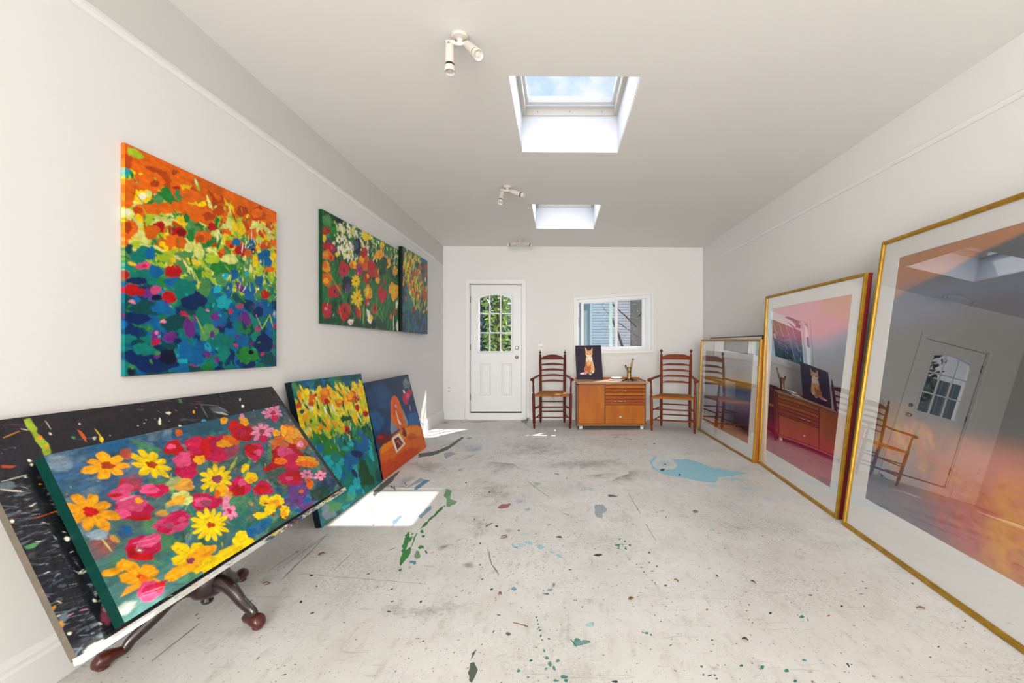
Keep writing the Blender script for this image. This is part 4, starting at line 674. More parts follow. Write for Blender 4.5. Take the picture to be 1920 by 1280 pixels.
cv.ops('#l 90 104,13 117,8 118,44 120,62 115,81 121,114 126,142 123,182 115,203 106,198 109,158 105,123 106,82 102,47;Y 116 107 5 2 -2 11;Y 119 155 4 2 -2 8;#o 95 197,98 204,110 207,143 202,173 198,144;|y 237 110 241 168 4.6 90;y 238 171 5 -3 0 15;|w 143 32 145 77 2.6 90;w 139 98 3 1 -1 6;|Y 54 82 86 63 2.2 90;|w 90 54 103 65 1.9 90;#O 90 29,196 51,213 41,218 27,208;w 224 158 4 2 -2 8 60;e 180 136 4 2 -2 8;#e 90 521,4 530,12 528,36 517,35;w 459 89 8 3 -3 9;w 209 72 2 1 -1 4;Y 548 108 4 1 -4 11;w 416 133 4 2 -6 20;h 433 72 4 9 -1 2;w 471 182 5 2 -2 6;c 564 179 8 3 -4 11;w 774 73 4 1 -5 12;w 766 127 7 2 -5 11;|s 591 66 586 165 4.3 70;|s 594 67 654 91 5.2 70;|s 654 91 683 159 6.4 70;w 653 152 22 16 -3 7 80;s 647 128 28 20 -12 25 30;w 77 202 3 2 -1 6;w 77 222 2 1 -1 6;w 347 134 2 1 -1 3;|k 18 258 75 258 2.4 90;|w 17 264 72 259 1.2 70;w 25 309 15 15 -1 4 80;s 21 285 14 9 -3 17 60;w 263 159 1 0 -1 3;w 417 328 2 1 -1 4;#k 95 61,256 76,257 77,453 65,643 69,823 77,980 57,981 49,828 55,691 53,526 51,433;|O 37 443 67 445 3.0 90;|o 67 444 79 443 1.8 90;#k 90 77,453 82,536 86,633 97,705 102,741 70,707 65,613;|k 36 526 36 679 3.4 90;|k 36 679 37 841 3.3 90;|k 37 841 38 982 3.6 90;|k 6 634 36 625 2.0 90;|k 3 678 16 707 1.6 90;|k 16 707 14 746 1.6 90;e 14 543 11 2 -1 9;|P 14 842 25 843 2.7 90;|P 36 846 49 855 2.0 90;s 9 839 7 8 -3 14 60;w 30 991 18 2 0 12 40;w 4 428 3 2 -1 6;w 6 902 3 3 -1 5;Y -1 859 2 11 -7 6 80;Y 2 791 1 5 -4 5 70;|w 41 394 51 386 1.8 90;w 72 567 4 4 -2 9;w 65 839 3 4 -1 6;w 76 888 2 9 -5 6 70;h 73 913 10 12 -8 32 60;k 25 667 1 1 0 2'); cv.scatter(120, 'wwssYPec', (0, 1), size=(.5, 1.2), asp=1.6, al=.9); cv.scatter(50, 'wss', (.25, 1), (0, .2), size=(.6, 1.8), asp=3, ang=.3, al=.8)
painted_mesh('drawing_board', cv, loc(TLp), loc(TRp), loc(BRp), loc(BLp), .022, lin('#5a5044'), M['boardpaint'], ds)
# white ledge along the lower edge, splashed with paint
def led(p, a, b): return loc(p)+n_b*a+(BLp-TLp).normalized()*b
cvl = Canvas(420, 10, 17, .1); cvl.base([(0, '#e9e8e0'), (1, '#d8dcd8')], .0, .1); cvl.scatter(90, 'bBytLnmKe', (0, 1), (.52, 1), size=(1.5, 5), asp=3, ang=.1, al=.8); cvl.scatter(14, 'YKs', (0, 1), (0, .5), size=(1, 3), asp=3, al=.5)
e0, e1 = led(BLp, .012, -.002), led(BRp, .012, -.002); e2, e3 = led(BRp, .008, .018), led(BLp, .008, .018)
painted_mesh('ledge', cvl, e0, e1, e2, e3, .026, None, M['boardpaint'], ds)
# pedestal
bm = B(); lathe(bm, [(.006, .072), (.018, .078), (.024, .09), (.018, .102), (.03, .108), (.052, .118), (.062, .135), (.062, .20), (.055, .215), (.035, .23), (.045, .27), (.05, .31), (.04, .36), (.028, .40), (.034, .44), (.045, .47), (.05, .50)], (0, 0, 0), 28)
obj('pedestal', bm, M['mahog'], ds, smooth=True)
bm = B(); box(bm, -.06, .06, -.16, .16, .50, .52)
for v in bm.verts: v.co.z += (-v.co.x-.0)*1.0+.008; v.co.x += -.012
obj('tilt_bracket', bm, M['mahog'], ds, bevel=.004)
for fx, fy in ((-1.68, 1.575), (-1.265, 1.80), (-1.60, 2.165)):
    d_ = Vector((fx+1.52, fy-1.853, 0)); r = d_.length; u = d_.normalized()
    pr = [(.045, .165), (.085, .172), (.13, .150), (.18, .105), (.24, .062), (r-.06, .037), (r-.02, .030)]
    rd = [.036, .034, .029, .024, .020, .018, .016]
    P = catmull([u*a+Vector((0, 0, z)) for a, z in pr], 5); Rr = [np.interp(i/(len(P)-1)*(len(pr)-1), range(len(pr)), rd) for i in range(len(P))]
    bm = B(); tube(bm, P, Rr, 12, .8); lg = obj('leg', bm, M['mahog'], ds, smooth=True)
    bm = B(); tube(bm, catmull([u*(r-.055)+Vector((0, 0, .036)), u*(r-.02)+Vector((0, 0, .036)), u*(r+.012)+Vector((0, 0, .034)), u*(r+.028)+Vector((0, 0, .040))], 4), [.016, .018, .020, .023, .026, .028, .028, .028, .027, .025, .021, .014, .006], 14)
    lathe(bm, [(.016, .001), (.020, .006), (.018, .02)], u*(r+.0), 14); obj('foot', bm, M['mahogred'], lg, smooth=True)
# --- the flower painting resting on the board
def hit(px, py, off_):      # point of the plane lying off_ above the board, seen along one measured sight line
    o_ = Vector((0, 0, CAMZ)); d_ = Vector(((px-1045)/800, 1, -(py-647)/800)); p0 = BLp+n_b*off_
    return o_+d_*((p0-o_).dot(n_b)/d_.dot(n_b))
q = [hit(*p, .040) for p in ((82, 854), (527, 759), (637.6, 914.4), (234, 1167.6))]
cv = Canvas(640, 380, 18, .32)
cv.base([(0, '#2f5468'), (.2, '#3c5c6e'), (.45, '#4c6a66'), (.8, '#44706a'), (1, '#5a8a84')], .15, .35)
cv.scatter(170, 'dTdsDdb', (0, .45), (0, .4), size=(8, 26), asp=2.2, ang=-.2, al=.35)
cv.scatter(260, 'teDdDGes', (.1, 1), (.15, 1), size=(5, 16), asp=2.6, ang=-1.0, aj=.6, al=.55)
cv.scatter(110, 'hmOpoY', (.1, 1), (.35, 1), size=(3, 9), asp=1.6, al=.4)
cv.scatter(120, 'eLlteDY', (.25, 1), (.25, .9), size=(2, 5), asp=4.5, ang=-1.1, aj=.45, al=.55)
cv.scatter(90, 'vBTGnhd', (.3, 1), (.83, 1), size=(4, 10), asp=1.8, al=.6)
cv.scatter(60, 'bBtbG', (.65, 1), (.6, .85), size=(5, 12), asp=1.8, al=.5)
cv.ops('d 25 150 48 35 -19 104 60;b 153 37 65 -6 -4 39 50;d 93 20 40 -5 -3 37 70;s 27 67 27 18 -8 46 60;d 113 267 36 28 -10 46 60;b 253 85 37 22 -8 33 50;T 514 80 81 -4 -6 39 40;D 753 87 120 -5 -13 62 60;d 731 269 51 27 -34 90 50;D 811 668 80 56 -46 101 60;B 931 891 6 89 -89 20 70;D 714 625 61 43 -32 78 70;T 300 390 46 35 -27 100 40;e 182 709 32 32 -17 67 60;t 274 619 36 33 -25 89 60;e 455 700 54 47 -22 65 50;e 49 725 31 35 -10 48 50;t 458 827 63 58 -28 77 60;b 495 925 55 1 -1 44 80;b 434 926 40 0 -1 34 80;G 589 993 73 4 -2 55 70;#e 80 234,3 247,112 285,166 313,130;|e 536 164 538 311 12.8 90;|e 303 646 234 762 12.0 90;|l 573 357 487 463 14.5 60;|e 647 378 534 543 15.4 90;|l 572 617 571 799 9.3 60;|l 393 481 321 585 8.1 60;|l 278 471 190 614 6.0 60;|e 536 680 552 914 11.9 90;|e 103 724 142 831 7.5 90;e 251 373 27 54 -16 33 70;L 300 390 44 -1 -4 44 60;L 254 527 32 2 -3 33 50;e 164 590 25 24 -10 42 60;v 754 832 30 80 -61 49 80;v 750 952 57 16 -9 50 80;v 667 882 34 29 -19 43 60;b 766 936 22 19 -10 21;b 690 972 18 16 -6 13;o 767 842 13 10 -7 15;G 863 945 73 18 -13 64 80;h 758 1008 25 22 -10 21;h 28 583 31 32 -11 56 45;O 36 576 23 24 -9 44 35;o -11 600 10 10 -7 36 40;Y 62 572 6 31 -6 6 60;d 92 557 20 19 -7 33;b 100 553 10 10 -4 16;d 124 634 23 24 -6 26 60;d 224 673 15 14 -13 49 80;b 248 550 21 19 -8 30 60;s 32 515 25 13 -3 29;|L 36 545 43 629 4.5 90;r 162 305 31 24 -10 44 80;h 181 291 26 20 -9 40 70;p 135 329 35 -3 -2 40;m 229 394 34 12 -7 46;p 210 369 27 21 -7 28;m 143 458 46 40 -13 55;p 145 416 40 34 -10 44;p 108 453 18 16 -6 28;r 147 519 31 28 -3 14;P 139 376 21 -1 -1 9;r 113 334 18 14 -3 12;Y 165 415 10 9 -4 16;*Y 134 147 64 43 -17 84 7 O 27;*y 255 218 53 101 -36 81 9 O 23;O 200 103 17 10 -8 35 70;*Y 40 380 54 79 -28 99 8 r 26;r 356 145 32 19 -14 53;m 364 280 38 25 -25 91;p 363 247 30 19 -15 55;m 355 348 29 20 -12 44;p 350 131 15 9 -5 19;r 452 212 57 33 -24 82;m 441 172 42 24 -17 59;r 506 221 55 32 -25 81;m 542 241 52 30 -30 92;m 491 306 39 24 -11 35;h 569 293 30 18 -18 53;Y 563 216 34 19 -12 38;o 608 216 27 15 -12 34;o 587 180 22 12 -7 21;r 658 130 43 21 -24 68;r 680 189 48 25 -22 63;m 669 157 24 12 -11 32;Y 717 84 23 10 -10 29;Y 715 48 15 7 -7 19;*P 774 209 70 12 -24 87 8 h 28;m 755 276 26 14 -12 32;m 670 353 47 28 -25 68;r 662 336 31 18 -17 47;p 684 375 19 12 -10 25;o 823 403 39 60 -34 46 80;r 818 496 81 50 -39 91;p 818 455 41 25 -21 48;m 833 561 55 35 -33 75;r 712 534 64 3 -5 28;o 766 518 32 21 -13 31;p 850 461 35 21 -12 27;o 919 281 19 45 -57 60 80;Y 902 258 21 10 -21 49;Y 941 337 38 55 -50 65 80;o 947 430 43 24 -28 62 80;P 944 437 22 12 -13 28;r 887 439 9 42 -21 15;Y 918 616 64 66 -22 34;o 898 639 55 58 -15 23;Y 848 260 23 11 -12 29;o 838 326 28 15 -12 28;m 768 689 64 46 -29 67;r 785 689 39 28 -19 44;p 751 690 19 14 -8 19;*P 859 729 42 30 -21 45 7 h 25;*P 933 795 44 32 -21 41 6 m 20;o 837 825 20 15 -16 33;o 840 782 16 12 -9 20;m 508 580 41 31 -25 71;r 495 603 25 20 -16 45;p 528 561 18 13 -9 25;m 599 673 45 35 -19 50;r 593 669 30 23 -12 32;m 356 585 50 42 -17 58;p 344 575 28 23 -9 32;h 354 593 18 15 -6 19;y 584 456 18 12 -8 23;y 565 472 10 7 -7 19;y 577 551 26 19 -16 45;Y 576 569 17 12 -7 18;*y 441 463 65 48 -33 103 12 h 28;Y 434 555 12 22 -21 35;Y 441 603 18 15 -11 34 70;o 409 567 10 8 -9 30;*P 415 717 -1 77 -32 4 6 m 28;P 423 641 8 15 -21 33;y 575 769 23 19 -17 44;y 623 809 33 27 -17 41;Y 602 825 25 22 -14 34;y 520 853 27 25 -10 25;y 573 845 22 20 -16 40;y 628 921 22 19 -18 43;Y 617 929 13 12 -8 20;O 617 866 10 8 -4 10;O 571 790 9 8 -3 8;O 567 898 8 7 -3 8;O 617 963 8 8 -3 6;*y 327 744 60 57 -31 100 14 O 19;Y 319 424 30 23 -12 43 80;L 289 499 34 28 -11 41 80;Y 270 503 32 2 -2 27 90;Y 420 283 20 13 -10 34;Y 208 542 19 17 -4 18 60;p 223 628 52 7 -5 63;m 241 608 39 5 -3 41;m 191 641 19 19 -6 25;h 210 630 13 13 -4 17;p 253 629 14 13 -4 15;m 116 682 41 24 -10 69;p 139 665 32 6 -2 35;r 101 730 28 31 -5 20;r 88 684 14 15 -7 30;h 104 690 11 12 -3 14;w 104 690 4 4 -1 5;|P 95 637 154 664 3.8 90;|P 102 668 161 696 2.8 90;Y 16 729 16 18 -3 15;Y 48 722 7 16 -13 28;Y 31 734 11 13 -3 16;*Y 77 833 37 106 -29 49 5 O 20;#Y 90 14,870 36,841 74,844 53,877;o 80 848 10 11 -4 19;*y 224 872 57 108 -38 76 5 h 14;y 270 975 48 10 -2 54;y 338 979 53 11 -3 56;y 398 929 25 25 -17 48;Y 184 910 42 15 -3 34;y 413 983 23 24 -11 31;Y 252 885 47 15 -4 45;h 213 887 10 11 -5 17;Y 159 914 34 6 -1 30;p 83 921 37 7 -1 49;r 104 924 21 4 -1 24;m 80 909 18 7 -1 23;|P 59 912 115 938 3.4 90;|P 50 922 105 948 2.5 90;o 405 44 14 7 -7 24;Y 621 28 17 8 -10 30;*P 912 60 64 26 -32 79 9 m 26;m 899 115 23 10 -13 31;P 727 14 12 -3 -6 40;w 9 933 31 -6 2 27 35'); cv.scatter(260, 'PYLsOm', (.05, .98), size=(.8, 2), asp=4, ang=-.6, aj=.8, al=.35); cv.soften(1)
o = painted_mesh('canvas_painting', cv, *q, .037, lin('#02322b'), M['oil'])
tag(o, 'wide canvas of yellow daisies and magenta flowers resting on the black drawing board', 'painting')

# ------------------------------------------------------------------ framed prints on the right
def frame_art(label, b0, b1, t0, t1, rail_w, depth, matw, cv, sidem, name='framed_print', art=True, sidepart='side_panel'):
    """b0,b1 bottom far/near, t0,t1 top far/near (front plane corners). picture faces the room (-X)"""
    b0, b1, t0, t1 = map(Vector, (b0, b1, t0, t1)); ctr = (b0+b1)/2; ctr.z = 0
    T = thing(name, label, 'framed picture', ctr)
    b0, b1, t0, t1 = b0-ctr, b1-ctr, t0-ctr, t1-ctr
    nn = (t0-b0).cross(b1-b0).normalized()
    if nn.x > 0: nn = -nn
    W = (b1-b0).length; Hh = (t0-b0).length
    def P(s, t, d):   # s, t in metres from the far bottom corner; d forward
        u_, v_ = s/W, t/Hh
        return (b0*(1-u_)+b1*u_)*(1-v_)+(t0*(1-u_)+t1*u_)*v_+nn*d
    fr = rail_w
    def lay(bm):
        es = [e_ for e_ in bm.edges if e_.calc_length() > .3]
        bmesh.ops.subdivide_edges(bm, edges=es, cuts=11, use_grid_fill=True)
        for v in bm.verts: v.co = P(v.co.x, v.co.y, v.co.z)
        return bm
    F_ = lambda s, t_, d: Vector((s, t_, d))
    bm = B()
    prof = [(0, -.012), (0, 0), (fr*.25, .004), (fr*.6, .001), (fr*.8, .002), (fr, -.006), (fr, -.016), (0, -.016)]
    loops = []
    for (a, d) in prof: loops.append([bm.verts.new(F_(x, y, d)) for x, y in ((a, a), (W-a, a), (W-a, Hh-a), (a, Hh-a))])
    for A_, B_ in zip(loops, loops[1:]+loops[:1]):
        for i in range(4): bm.faces.new([A_[i], A_[(i+1) % 4], B_[(i+1) % 4], B_[i]])
    obj('frame', lay(bm), M['gold'], T)
    bm = B()   # deep box side behind the gilded face
    for x0_, x1_, y0_, y1_ in ((0, .012, 0, Hh), (W-.012, W, 0, Hh), (.012, W-.012, 0, .012), (.012, W-.012, Hh-.012, Hh)):
        hexa(bm, [F_(x0_, y0_, -.0165), F_(x1_, y0_, -.0165), F_(x1_, y1_, -.0165), F_(x0_, y1_, -.0165)], [F_(x0_, y0_, -depth), F_(x1_, y0_, -depth), F_(x1_, y1_, -depth), F_(x0_, y1_, -depth)])
    obj(sidepart, lay(bm), sidem, T)
    bm = B(); hexa(bm, [F_(.012, .012, -depth+.006), F_(W-.012, .012, -depth+.006), F_(W-.012, Hh-.012, -depth+.006), F_(.012, Hh-.012, -depth+.006)], [F_(.012, .012, -depth), F_(W-.012, .012, -depth), F_(W-.012, Hh-.012, -depth), F_(.012, Hh-.012, -depth)]); obj('backing_board', lay(bm), M['canvasback'], T)
    l, r_, bt, tp = matw
    bm = B(); e = fr*.9   # mat board with its window
    def ringq(x0_, x1_, y0_, y1_, d): return [bm.verts.new(F_(x, y, d)) for x, y in ((x0_, y0_), (x1_, y0_), (x1_, y1_), (x0_, y1_))]
    A_ = ringq(e, W-e, e, Hh-e, -.0145); B_ = ringq(l, W-r_, bt, Hh-tp, -.0145); C_ = ringq(l+.002, W-r_-.002, bt+.002, Hh-tp-.002, -.0165); D_ = ringq(e, W-e, e, Hh-e, -.0165)
    for X_, Y_ in ((A_, B_), (B_, C_), (C_, D_), (D_, A_)):
        for i in range(4): bm.faces.new([X_[i], X_[(i+1) % 4], Y_[(i+1) % 4], Y_[i]])
    obj('mat_board', lay(bm), M['matb'], T)
    painted_mesh('print', cv, P(l-.004, Hh-tp+.004, -.017), P(W-r_+.004, Hh-tp+.004, -.017), P(W-r_+.004, bt-.004, -.017), P(l-.004, bt-.004, -.017), 0, None, M['print'], T)
    bm = B(); hexa(bm, [F_(e, e, -.0095), F_(W-e, e, -.0095), F_(W-e, Hh-e, -.0095), F_(e, Hh-e, -.0095)], [F_(e, e, -.012), F_(W-e, e, -.012), F_(W-e, Hh-e, -.012), F_(e, Hh-e, -.012)]); obj('glass_pane', lay(bm), M['picglass'], T, smooth=True)
    return T, P
# small landscape print
cv = Canvas(200, 150, 21, .05); H_, W_ = 150, 200
def fld(stops, slope=0., wob=.05): # banded wash
    v = np.linspace(0, 1, cv.h)[:, None]+slope*(np.linspace(0, 1, cv.w)[None]-.5)+wob*(vnoise(cv.h, cv.w, 4, 3, cv.rng)-.5)*2
    for i in range(3): cv.img[..., i] = np.interp(v, [p for p, c in stops], [lin(c)[i] for p, c in stops])
fld([(0, '#77777a'), (.22, '#6c6c70'), (.3, '#8a8274'), (.36, '#d09a3c'), (.41, '#a08c66'), (.45, '#2c5a94'), (.52, '#5c7898'), (.62, '#8c7c8a'), (.7, '#4a4e74'), (.78, '#33334e'), (.86, '#3a3038'), (.9, '#a04e08'), (1, '#b4640e')], 0, .035)
frame_art('small landscape print of grey, blue and orange bands in an oak-sided gilt frame', (1.986, 6.05, .002), (1.984, 4.326, .002), (2.04, 6.05, 1.275), (2.062, 4.326, 1.254), .02, .045, (.16, .17, .155, .15), cv, M['oakside'])
# medium pink and magenta print
cv = Canvas(170, 210, 22, .05)
fld([(0, '#f0a0b0'), (.15, '#ee90a6'), (.21, '#a890ac'), (.27, '#5c6c90'), (.34, '#40465a'), (.5, '#2c2436'), (.62, '#34102c'), (.75, '#580e38'), (.85, '#9c0e50'), (.94, '#b01c50'), (1, '#a8403c')], 0, .05)
cv.shape(160, 8, 45, 0, 0, 18, np.array(lin('#e8a070')), .8, soft=.8); cv.shape(10, 22, 30, 0, 0, 20, np.array(lin('#e8a070')), .7, soft=.8); cv.soften(6)
frame_art('medium print of pink over magenta in a maroon-sided gilt frame, between two other frames', (2.036, 4.324, .002), (1.912, 2.928, .002), (2.113, 4.324, 1.688), (2.12, 2.928, 1.695), .022, .045, (.13, .14, .17, .13), cv, M['maroon'])
# large print nearest the camera
cv = Canvas(300, 330, 23, .06)
fld([(0, '#3a4254'), (.12, '#404a5c'), (.25, '#44465a'), (.35, '#3e3a3c'), (.55, '#383638'), (.66, '#4a4448'), (.75, '#6a5458'), (1, '#6c6670')], 0, .05)
def wash(x, y, rx, ry, c, al, so=.9): cv.shape(x*cv.w, y*cv.h, rx*cv.w, 0, 0, ry*cv.h, np.minimum(np.array(lin(c))*np.array([1.35, 1.3, 1.15]), 1), al, soft=so)
cv.poly([(0, 0), (cv.w, 0), (cv.w, 4), (cv.w*.62, 10), (cv.w*.42, 22), (cv.w*.3, 34), (cv.w*.12, 44), (0, 58)], np.array(lin('#bf7a40')), .95)
cv.soften(3)
wash(.15, .2, .2, .08, '#50608a', .5); wash(.45, .17, .3, .04, '#5a6a88', .4)
for x, y, rx, ry, c, al in ((.12, .70, .10, .10, '#8a6420', .8), (.2, .76, .14, .08, '#a87428', .75), (.06, .9, .08, .1, '#5c6884', .7), (.3, .86, .12, .12, '#6e5a62', .7), (.46, .8, .14, .12, '#b0603c', .8), (.62, .82, .2, .14, '#b8682c', .85), (.55, .72, .12, .06, '#b07870', .6), (.8, .74, .2, .08, '#c07070', .7), (.85, .86, .2, .12, '#b06a20', .85), (.75, .95, .25, .08, '#b4743c', .8), (.5, .92, .12, .08, '#a4506a', .6), (.66, .86, .06, .12, '#c88c14', .8), (.35, .93, .12, .06, '#805a70', .6), (.25, .95, .12, .05, '#6a667c', .7), (.93, .96, .1, .06, '#80707c', .6), (.35, .68, .12, .05, '#90705c', .5), (.95, .7, .12, .08, '#a87048', .7)): wash(x, y, rx, ry, c, al)
cv.scatter(260, 'OoYrp', (.76, .98), (.42, 1), size=(1.5, 4), asp=2, ang=.4, al=.35); cv.scatter(60, 'YJoO', (.66, .8), (.02, .4), size=(3, 8), asp=2, ang=1.4, al=.3)
cv.soften(2)
frame_art('largest gilt-framed print, stormy grey over orange and yellow, nearest on the right side', (1.899, 2.849, .002), (1.765, 1.20, .002), (2.168, 2.849, 1.883), (2.034, 1.20, 1.883), .024, .05, (.165, .16, .235, .135), cv, M['golddk'])
# plain panel standing behind the small print
T = thing('backing_panel', 'thin dark-edged frame barely showing above the small landscape print', 'frame', (2.15, 5.2, 0)); T.rotation_euler = (0, 0, 0)
bm = B()
def pb(s, t, d): return (-.065+.052*t/1.29+d, -.75+s, t+.002)
hexa(bm, [pb(0, 0, 0), pb(1.5, 0, 0), pb(1.5, 1.285, 0), pb(0, 1.285, 0)], [pb(0, 0, .02), pb(1.5, 0, .02), pb(1.5, 1.285, .02), pb(0, 1.285, .02)]); obj('panel', bm, M['matb'], T)
bm = B()
for s0, s1, t0_, t1_ in ((0, 1.5, 1.285, 1.297), (-.012, 0, 0, 1.297), (1.5, 1.512, 0, 1.297)): hexa(bm, [pb(s0, t0_, -.002), pb(s1, t0_, -.002), pb(s1, t1_, -.002), pb(s0, t1_, -.002)], [pb(s0, t0_, .022), pb(s1, t0_, .022), pb(s1, t1_, .022), pb(s0, t1_, .022)])
obj('edge_strip', bm, M['golddk'], T)

# ------------------------------------------------------------------ ladder-back armchairs
def rush(bm, fw, bw, dp, z, th):
    """woven rush seat: four triangles of cord meeting in the middle, slightly dished"""
    n = 26
    def P(u, v, top=True):   # u across -1..1, v 0 front ..1 back
        hw = (fw*(1-v)+bw*v)/2; x = u*hw; y = v*dp
        d = max(abs(u), abs(2*v-1)); rib = .0016*math.sin(d*math.pi*n); dish = -.012*(1-d*d)
        edge = -(th*.5)*max(0, (d-.9)/.1)**2
        return Vector((x, y, z+dish+rib+edge)) if top else Vector((x, y, z-th+.003*(1-d)))
    m = 48; G = [[bm.verts.new(P(-1+2*i/m, j/m)) for i in range(m+1)] for j in range(m+1)]
    Gb = [[bm.verts.new(P(-1+2*i/m, j/m, False)) for i in range(m+1)] for j in (0, m)]
    for j in range(m):
        for i in range(m): bm.faces.new([G[j][i], G[j][i+1], G[j+1][i+1], G[j+1][i]])
    lo = [bm.verts.new(P(x, y, False)) for x, y in ((-1, 0), (1, 0), (1, 1), (-1, 1))]
    bm.faces.new(lo[::-1])
    bm.faces.new([G[0][i] for i in range(m, -1, -1)]+[lo[0], lo[1]]); bm.faces.new([G[m][i] for i in range(m+1)]+[lo[2], lo[3]])
    bm.faces.new([G[j][0] for j in range(m+1)]+[lo[3], lo[0]]); bm.faces.new([G[j][m] for j in range(m, -1, -1)]+[lo[1], lo[2]])
    for r_ in Gb:
        for v_ in r_: bm.verts.remove(v_)
M['rush'] = mat('rush_cord', '#b5701c', .75, noise=(9, '#8a4c12', (1, 1, 1), .3), bump=(140, .6))
def turned(bm, p0, p1, prof, n=14):
    p0, p1 = Vector(p0), Vector(p1); L = (p1-p0).length; lathe(bm, [(r, h*L) for h, r in prof], p0, n, (p1-p0))
def ladder_chair(name, label, loc, rz, fw, bw, dp, lean, wood, style, seat_z, arm_z, top_z, spl=0.02):
    t = thing(name, label, 'chair', loc, rz); y0 = -dp/2; y1 = dp/2; K_ = 1.12
    def back(z, s):   # centreline of a back post: vertical to the seat, leaning above
        k = max(0, z-seat_z)/(top_z-seat_z); return Vector((s*(bw/2+.012*k), y1+lean*k, z))
    for s in (-1, 1):
        bm = B(); r = .0205
        turned(bm, (s*fw/2, y0, 0), (s*(fw/2+spl*.5), y0, arm_z-.012), [(0, .011), (.012, .015), (.03, .012), (.05, .0165), (.09, .013), (.12, r), (.40, r+.001), ((seat_z+.02)/arm_z, r), ((seat_z+.035)/arm_z, .012), ((seat_z+.07)/arm_z, .018 if style else .015), ((seat_z+.10)/arm_z, .0155), (.93, .010), (.955, .014), (1, .012)])
        obj('front_leg', bm, wood, t, smooth=True)
        bm = B(); P = [back(z, s) for z in np.linspace(0, top_z-.085, 14)]; rr = [.015, .020]+[.0208]*10+[.019, .017]; tube(bm, P, rr, 12); pst = obj('back_post', bm, wood, t, smooth=True)
        bm = B(); p = back(top_z-.087, s); q_ = back(top_z, s)
        pf = [(0, .016), (.06, .017), (.12, .009), (.30, .008), (.42, .016), (.5, .017), (.58, .014), (.66, .006), (.85, .005), (1, .002)] if not style else [(0, .017), (.1, .018), (.2, .009), (.4, .008), (.45, .012), (.6, .020), (.75, .022), (.9, .017), (1, .003)]
        turned(bm, p, q_, pf); obj('finial', bm, wood, pst, smooth=True)
        # arm, flaring outwards and ending in a rounded grip
        bm = B(); a0 = back(arm_z+.035, s); a0.y -= .01; e = Vector((s*(fw/2+spl*.5), y0, arm_z))
        o_ = Vector((s*.025, 0, 0))
        pts = catmull([a0, a0.lerp(e, .3)+o_*.6+Vector((0, 0, -.006)), a0.lerp(e, .7)+o_*.5+Vector((0, 0, .002)), e+Vector((s*.004, .01, .006)), e+Vector((s*.012, -.035, .0)), e+Vector((s*.014, -.055, -.010))], 5)
        k = np.linspace(0, 1, len(pts)); rad = np.interp(k, [0, .1, .3, .6, .78, .92, 1], [.012, .013, .014, .017, .022, .022, .010] if not style else [.013, .015, .016, .019, .024, .026, .014])
        tube(bm, pts, list(rad), 12, 1.35); 
        for v in bm.verts: pass
        obj('arm', bm, wood, t, smooth=True)
        for zz in ((.27, .13) if not style else (.285, .14)):   # side stretchers
            bm = B(); tube(bm, [Vector((s*fw/2, y0, zz)), Vector((s*(fw+bw)/4, 0, zz+.004)), Vector((s*bw/2, y1, zz+.008))], [.007, .0095, .007], 10); obj('stretcher', bm, wood, t, smooth=True)
    for yy_, wv, zs in ((y0, fw, (.306, .157)), (y1, bw, (.325, .172))):
        for zz in zs:
            bm = B(); tube(bm, [Vector((-wv/2, yy_, zz)), Vector((-wv/2+.04, yy_, zz)), Vector((0, yy_, zz)), Vector((wv/2-.04, yy_, zz)), Vector((wv/2, yy_, zz))], [.007, .0095, .011, .0095, .007], 10); obj('stretcher', bm, wood, t, smooth=True)
    # slats
    zs = [(top_z-.155, .075), (top_z-.245, .036), (top_z-.33, .036), (top_z-.415, .036), (top_z-.50, .034)]
    for i, (zb, hh) in enumerate(zs):
        bm = B(); n = 24; cols_ = []
        for j in range(n+1):
            u = -1+2*j/n; cc = back(zb, 1); x = u*(bw/2); bow = .014*(1-u*u)
            if i == 0 and not style: tz = hh*(.42+.66*math.cos(u*math.pi/2)**.9) if abs(u) < .86 else hh*.42; lo = 0
            elif i == 0: tz = hh*(1.08 if abs(u) < .5 else 1.08-(abs(u)-.5)*.5 if abs(u) < .72 else .92-.9*(abs(u)-.72)); lo = 0
            else:
                arc = math.cos(u*math.pi/2) if not style else min(1, (1-abs(u))*2.2)
                tz = hh*(.5+.55*arc); lo = hh*(.12*arc)
            yb = back(zb+tz/2, 1).y+bow
            col_ = []
            for (dy, z) in ((-.005, zb+lo), (-.005, zb+tz), (.005, zb+tz), (.005, zb+lo)):
                yy2 = back(z, 1).y+bow+dy; col_.append(bm.verts.new((x, yy2, z)))
            cols_.append(col_)
        for a_, b_ in zip(cols_, cols_[1:]):
            for q2 in range(4): bm.faces.new([a_[q2], b_[q2], b_[(q2+1) % 4], a_[(q2+1) % 4]])
        bm.faces.new(cols_[0]); bm.faces.new(cols_[-1][::-1])
        obj('slat', bm, wood, t, bevel=.0015)
    bm = B(); rush(bm, fw+.012, bw+.01, dp+.02, seat_z+.012, .036)
    for v in bm.verts: v.co.y += y0-.012
    obj('seat', bm, M['rush'], t, smooth=True)
    return t
ch1 = ladder_chair('ladderback_armchair', 'dark red-brown ladder-back armchair with pointed finials, between door and cabinet', (-.075, 6.365, 0), 0, .515, .368, .47, .12, M['chairwood'], 0, .482, .705, 1.125, .03)
ch2 = ladder_chair('ladderback_armchair', 'cherry-brown ladder-back armchair with ball finials, angled beside the small framed print', (1.66, 6.065, 0), R_(-20), .57, .405, .43, .12, M['chairwood2'], 1, .475, .715, 1.135, .02)
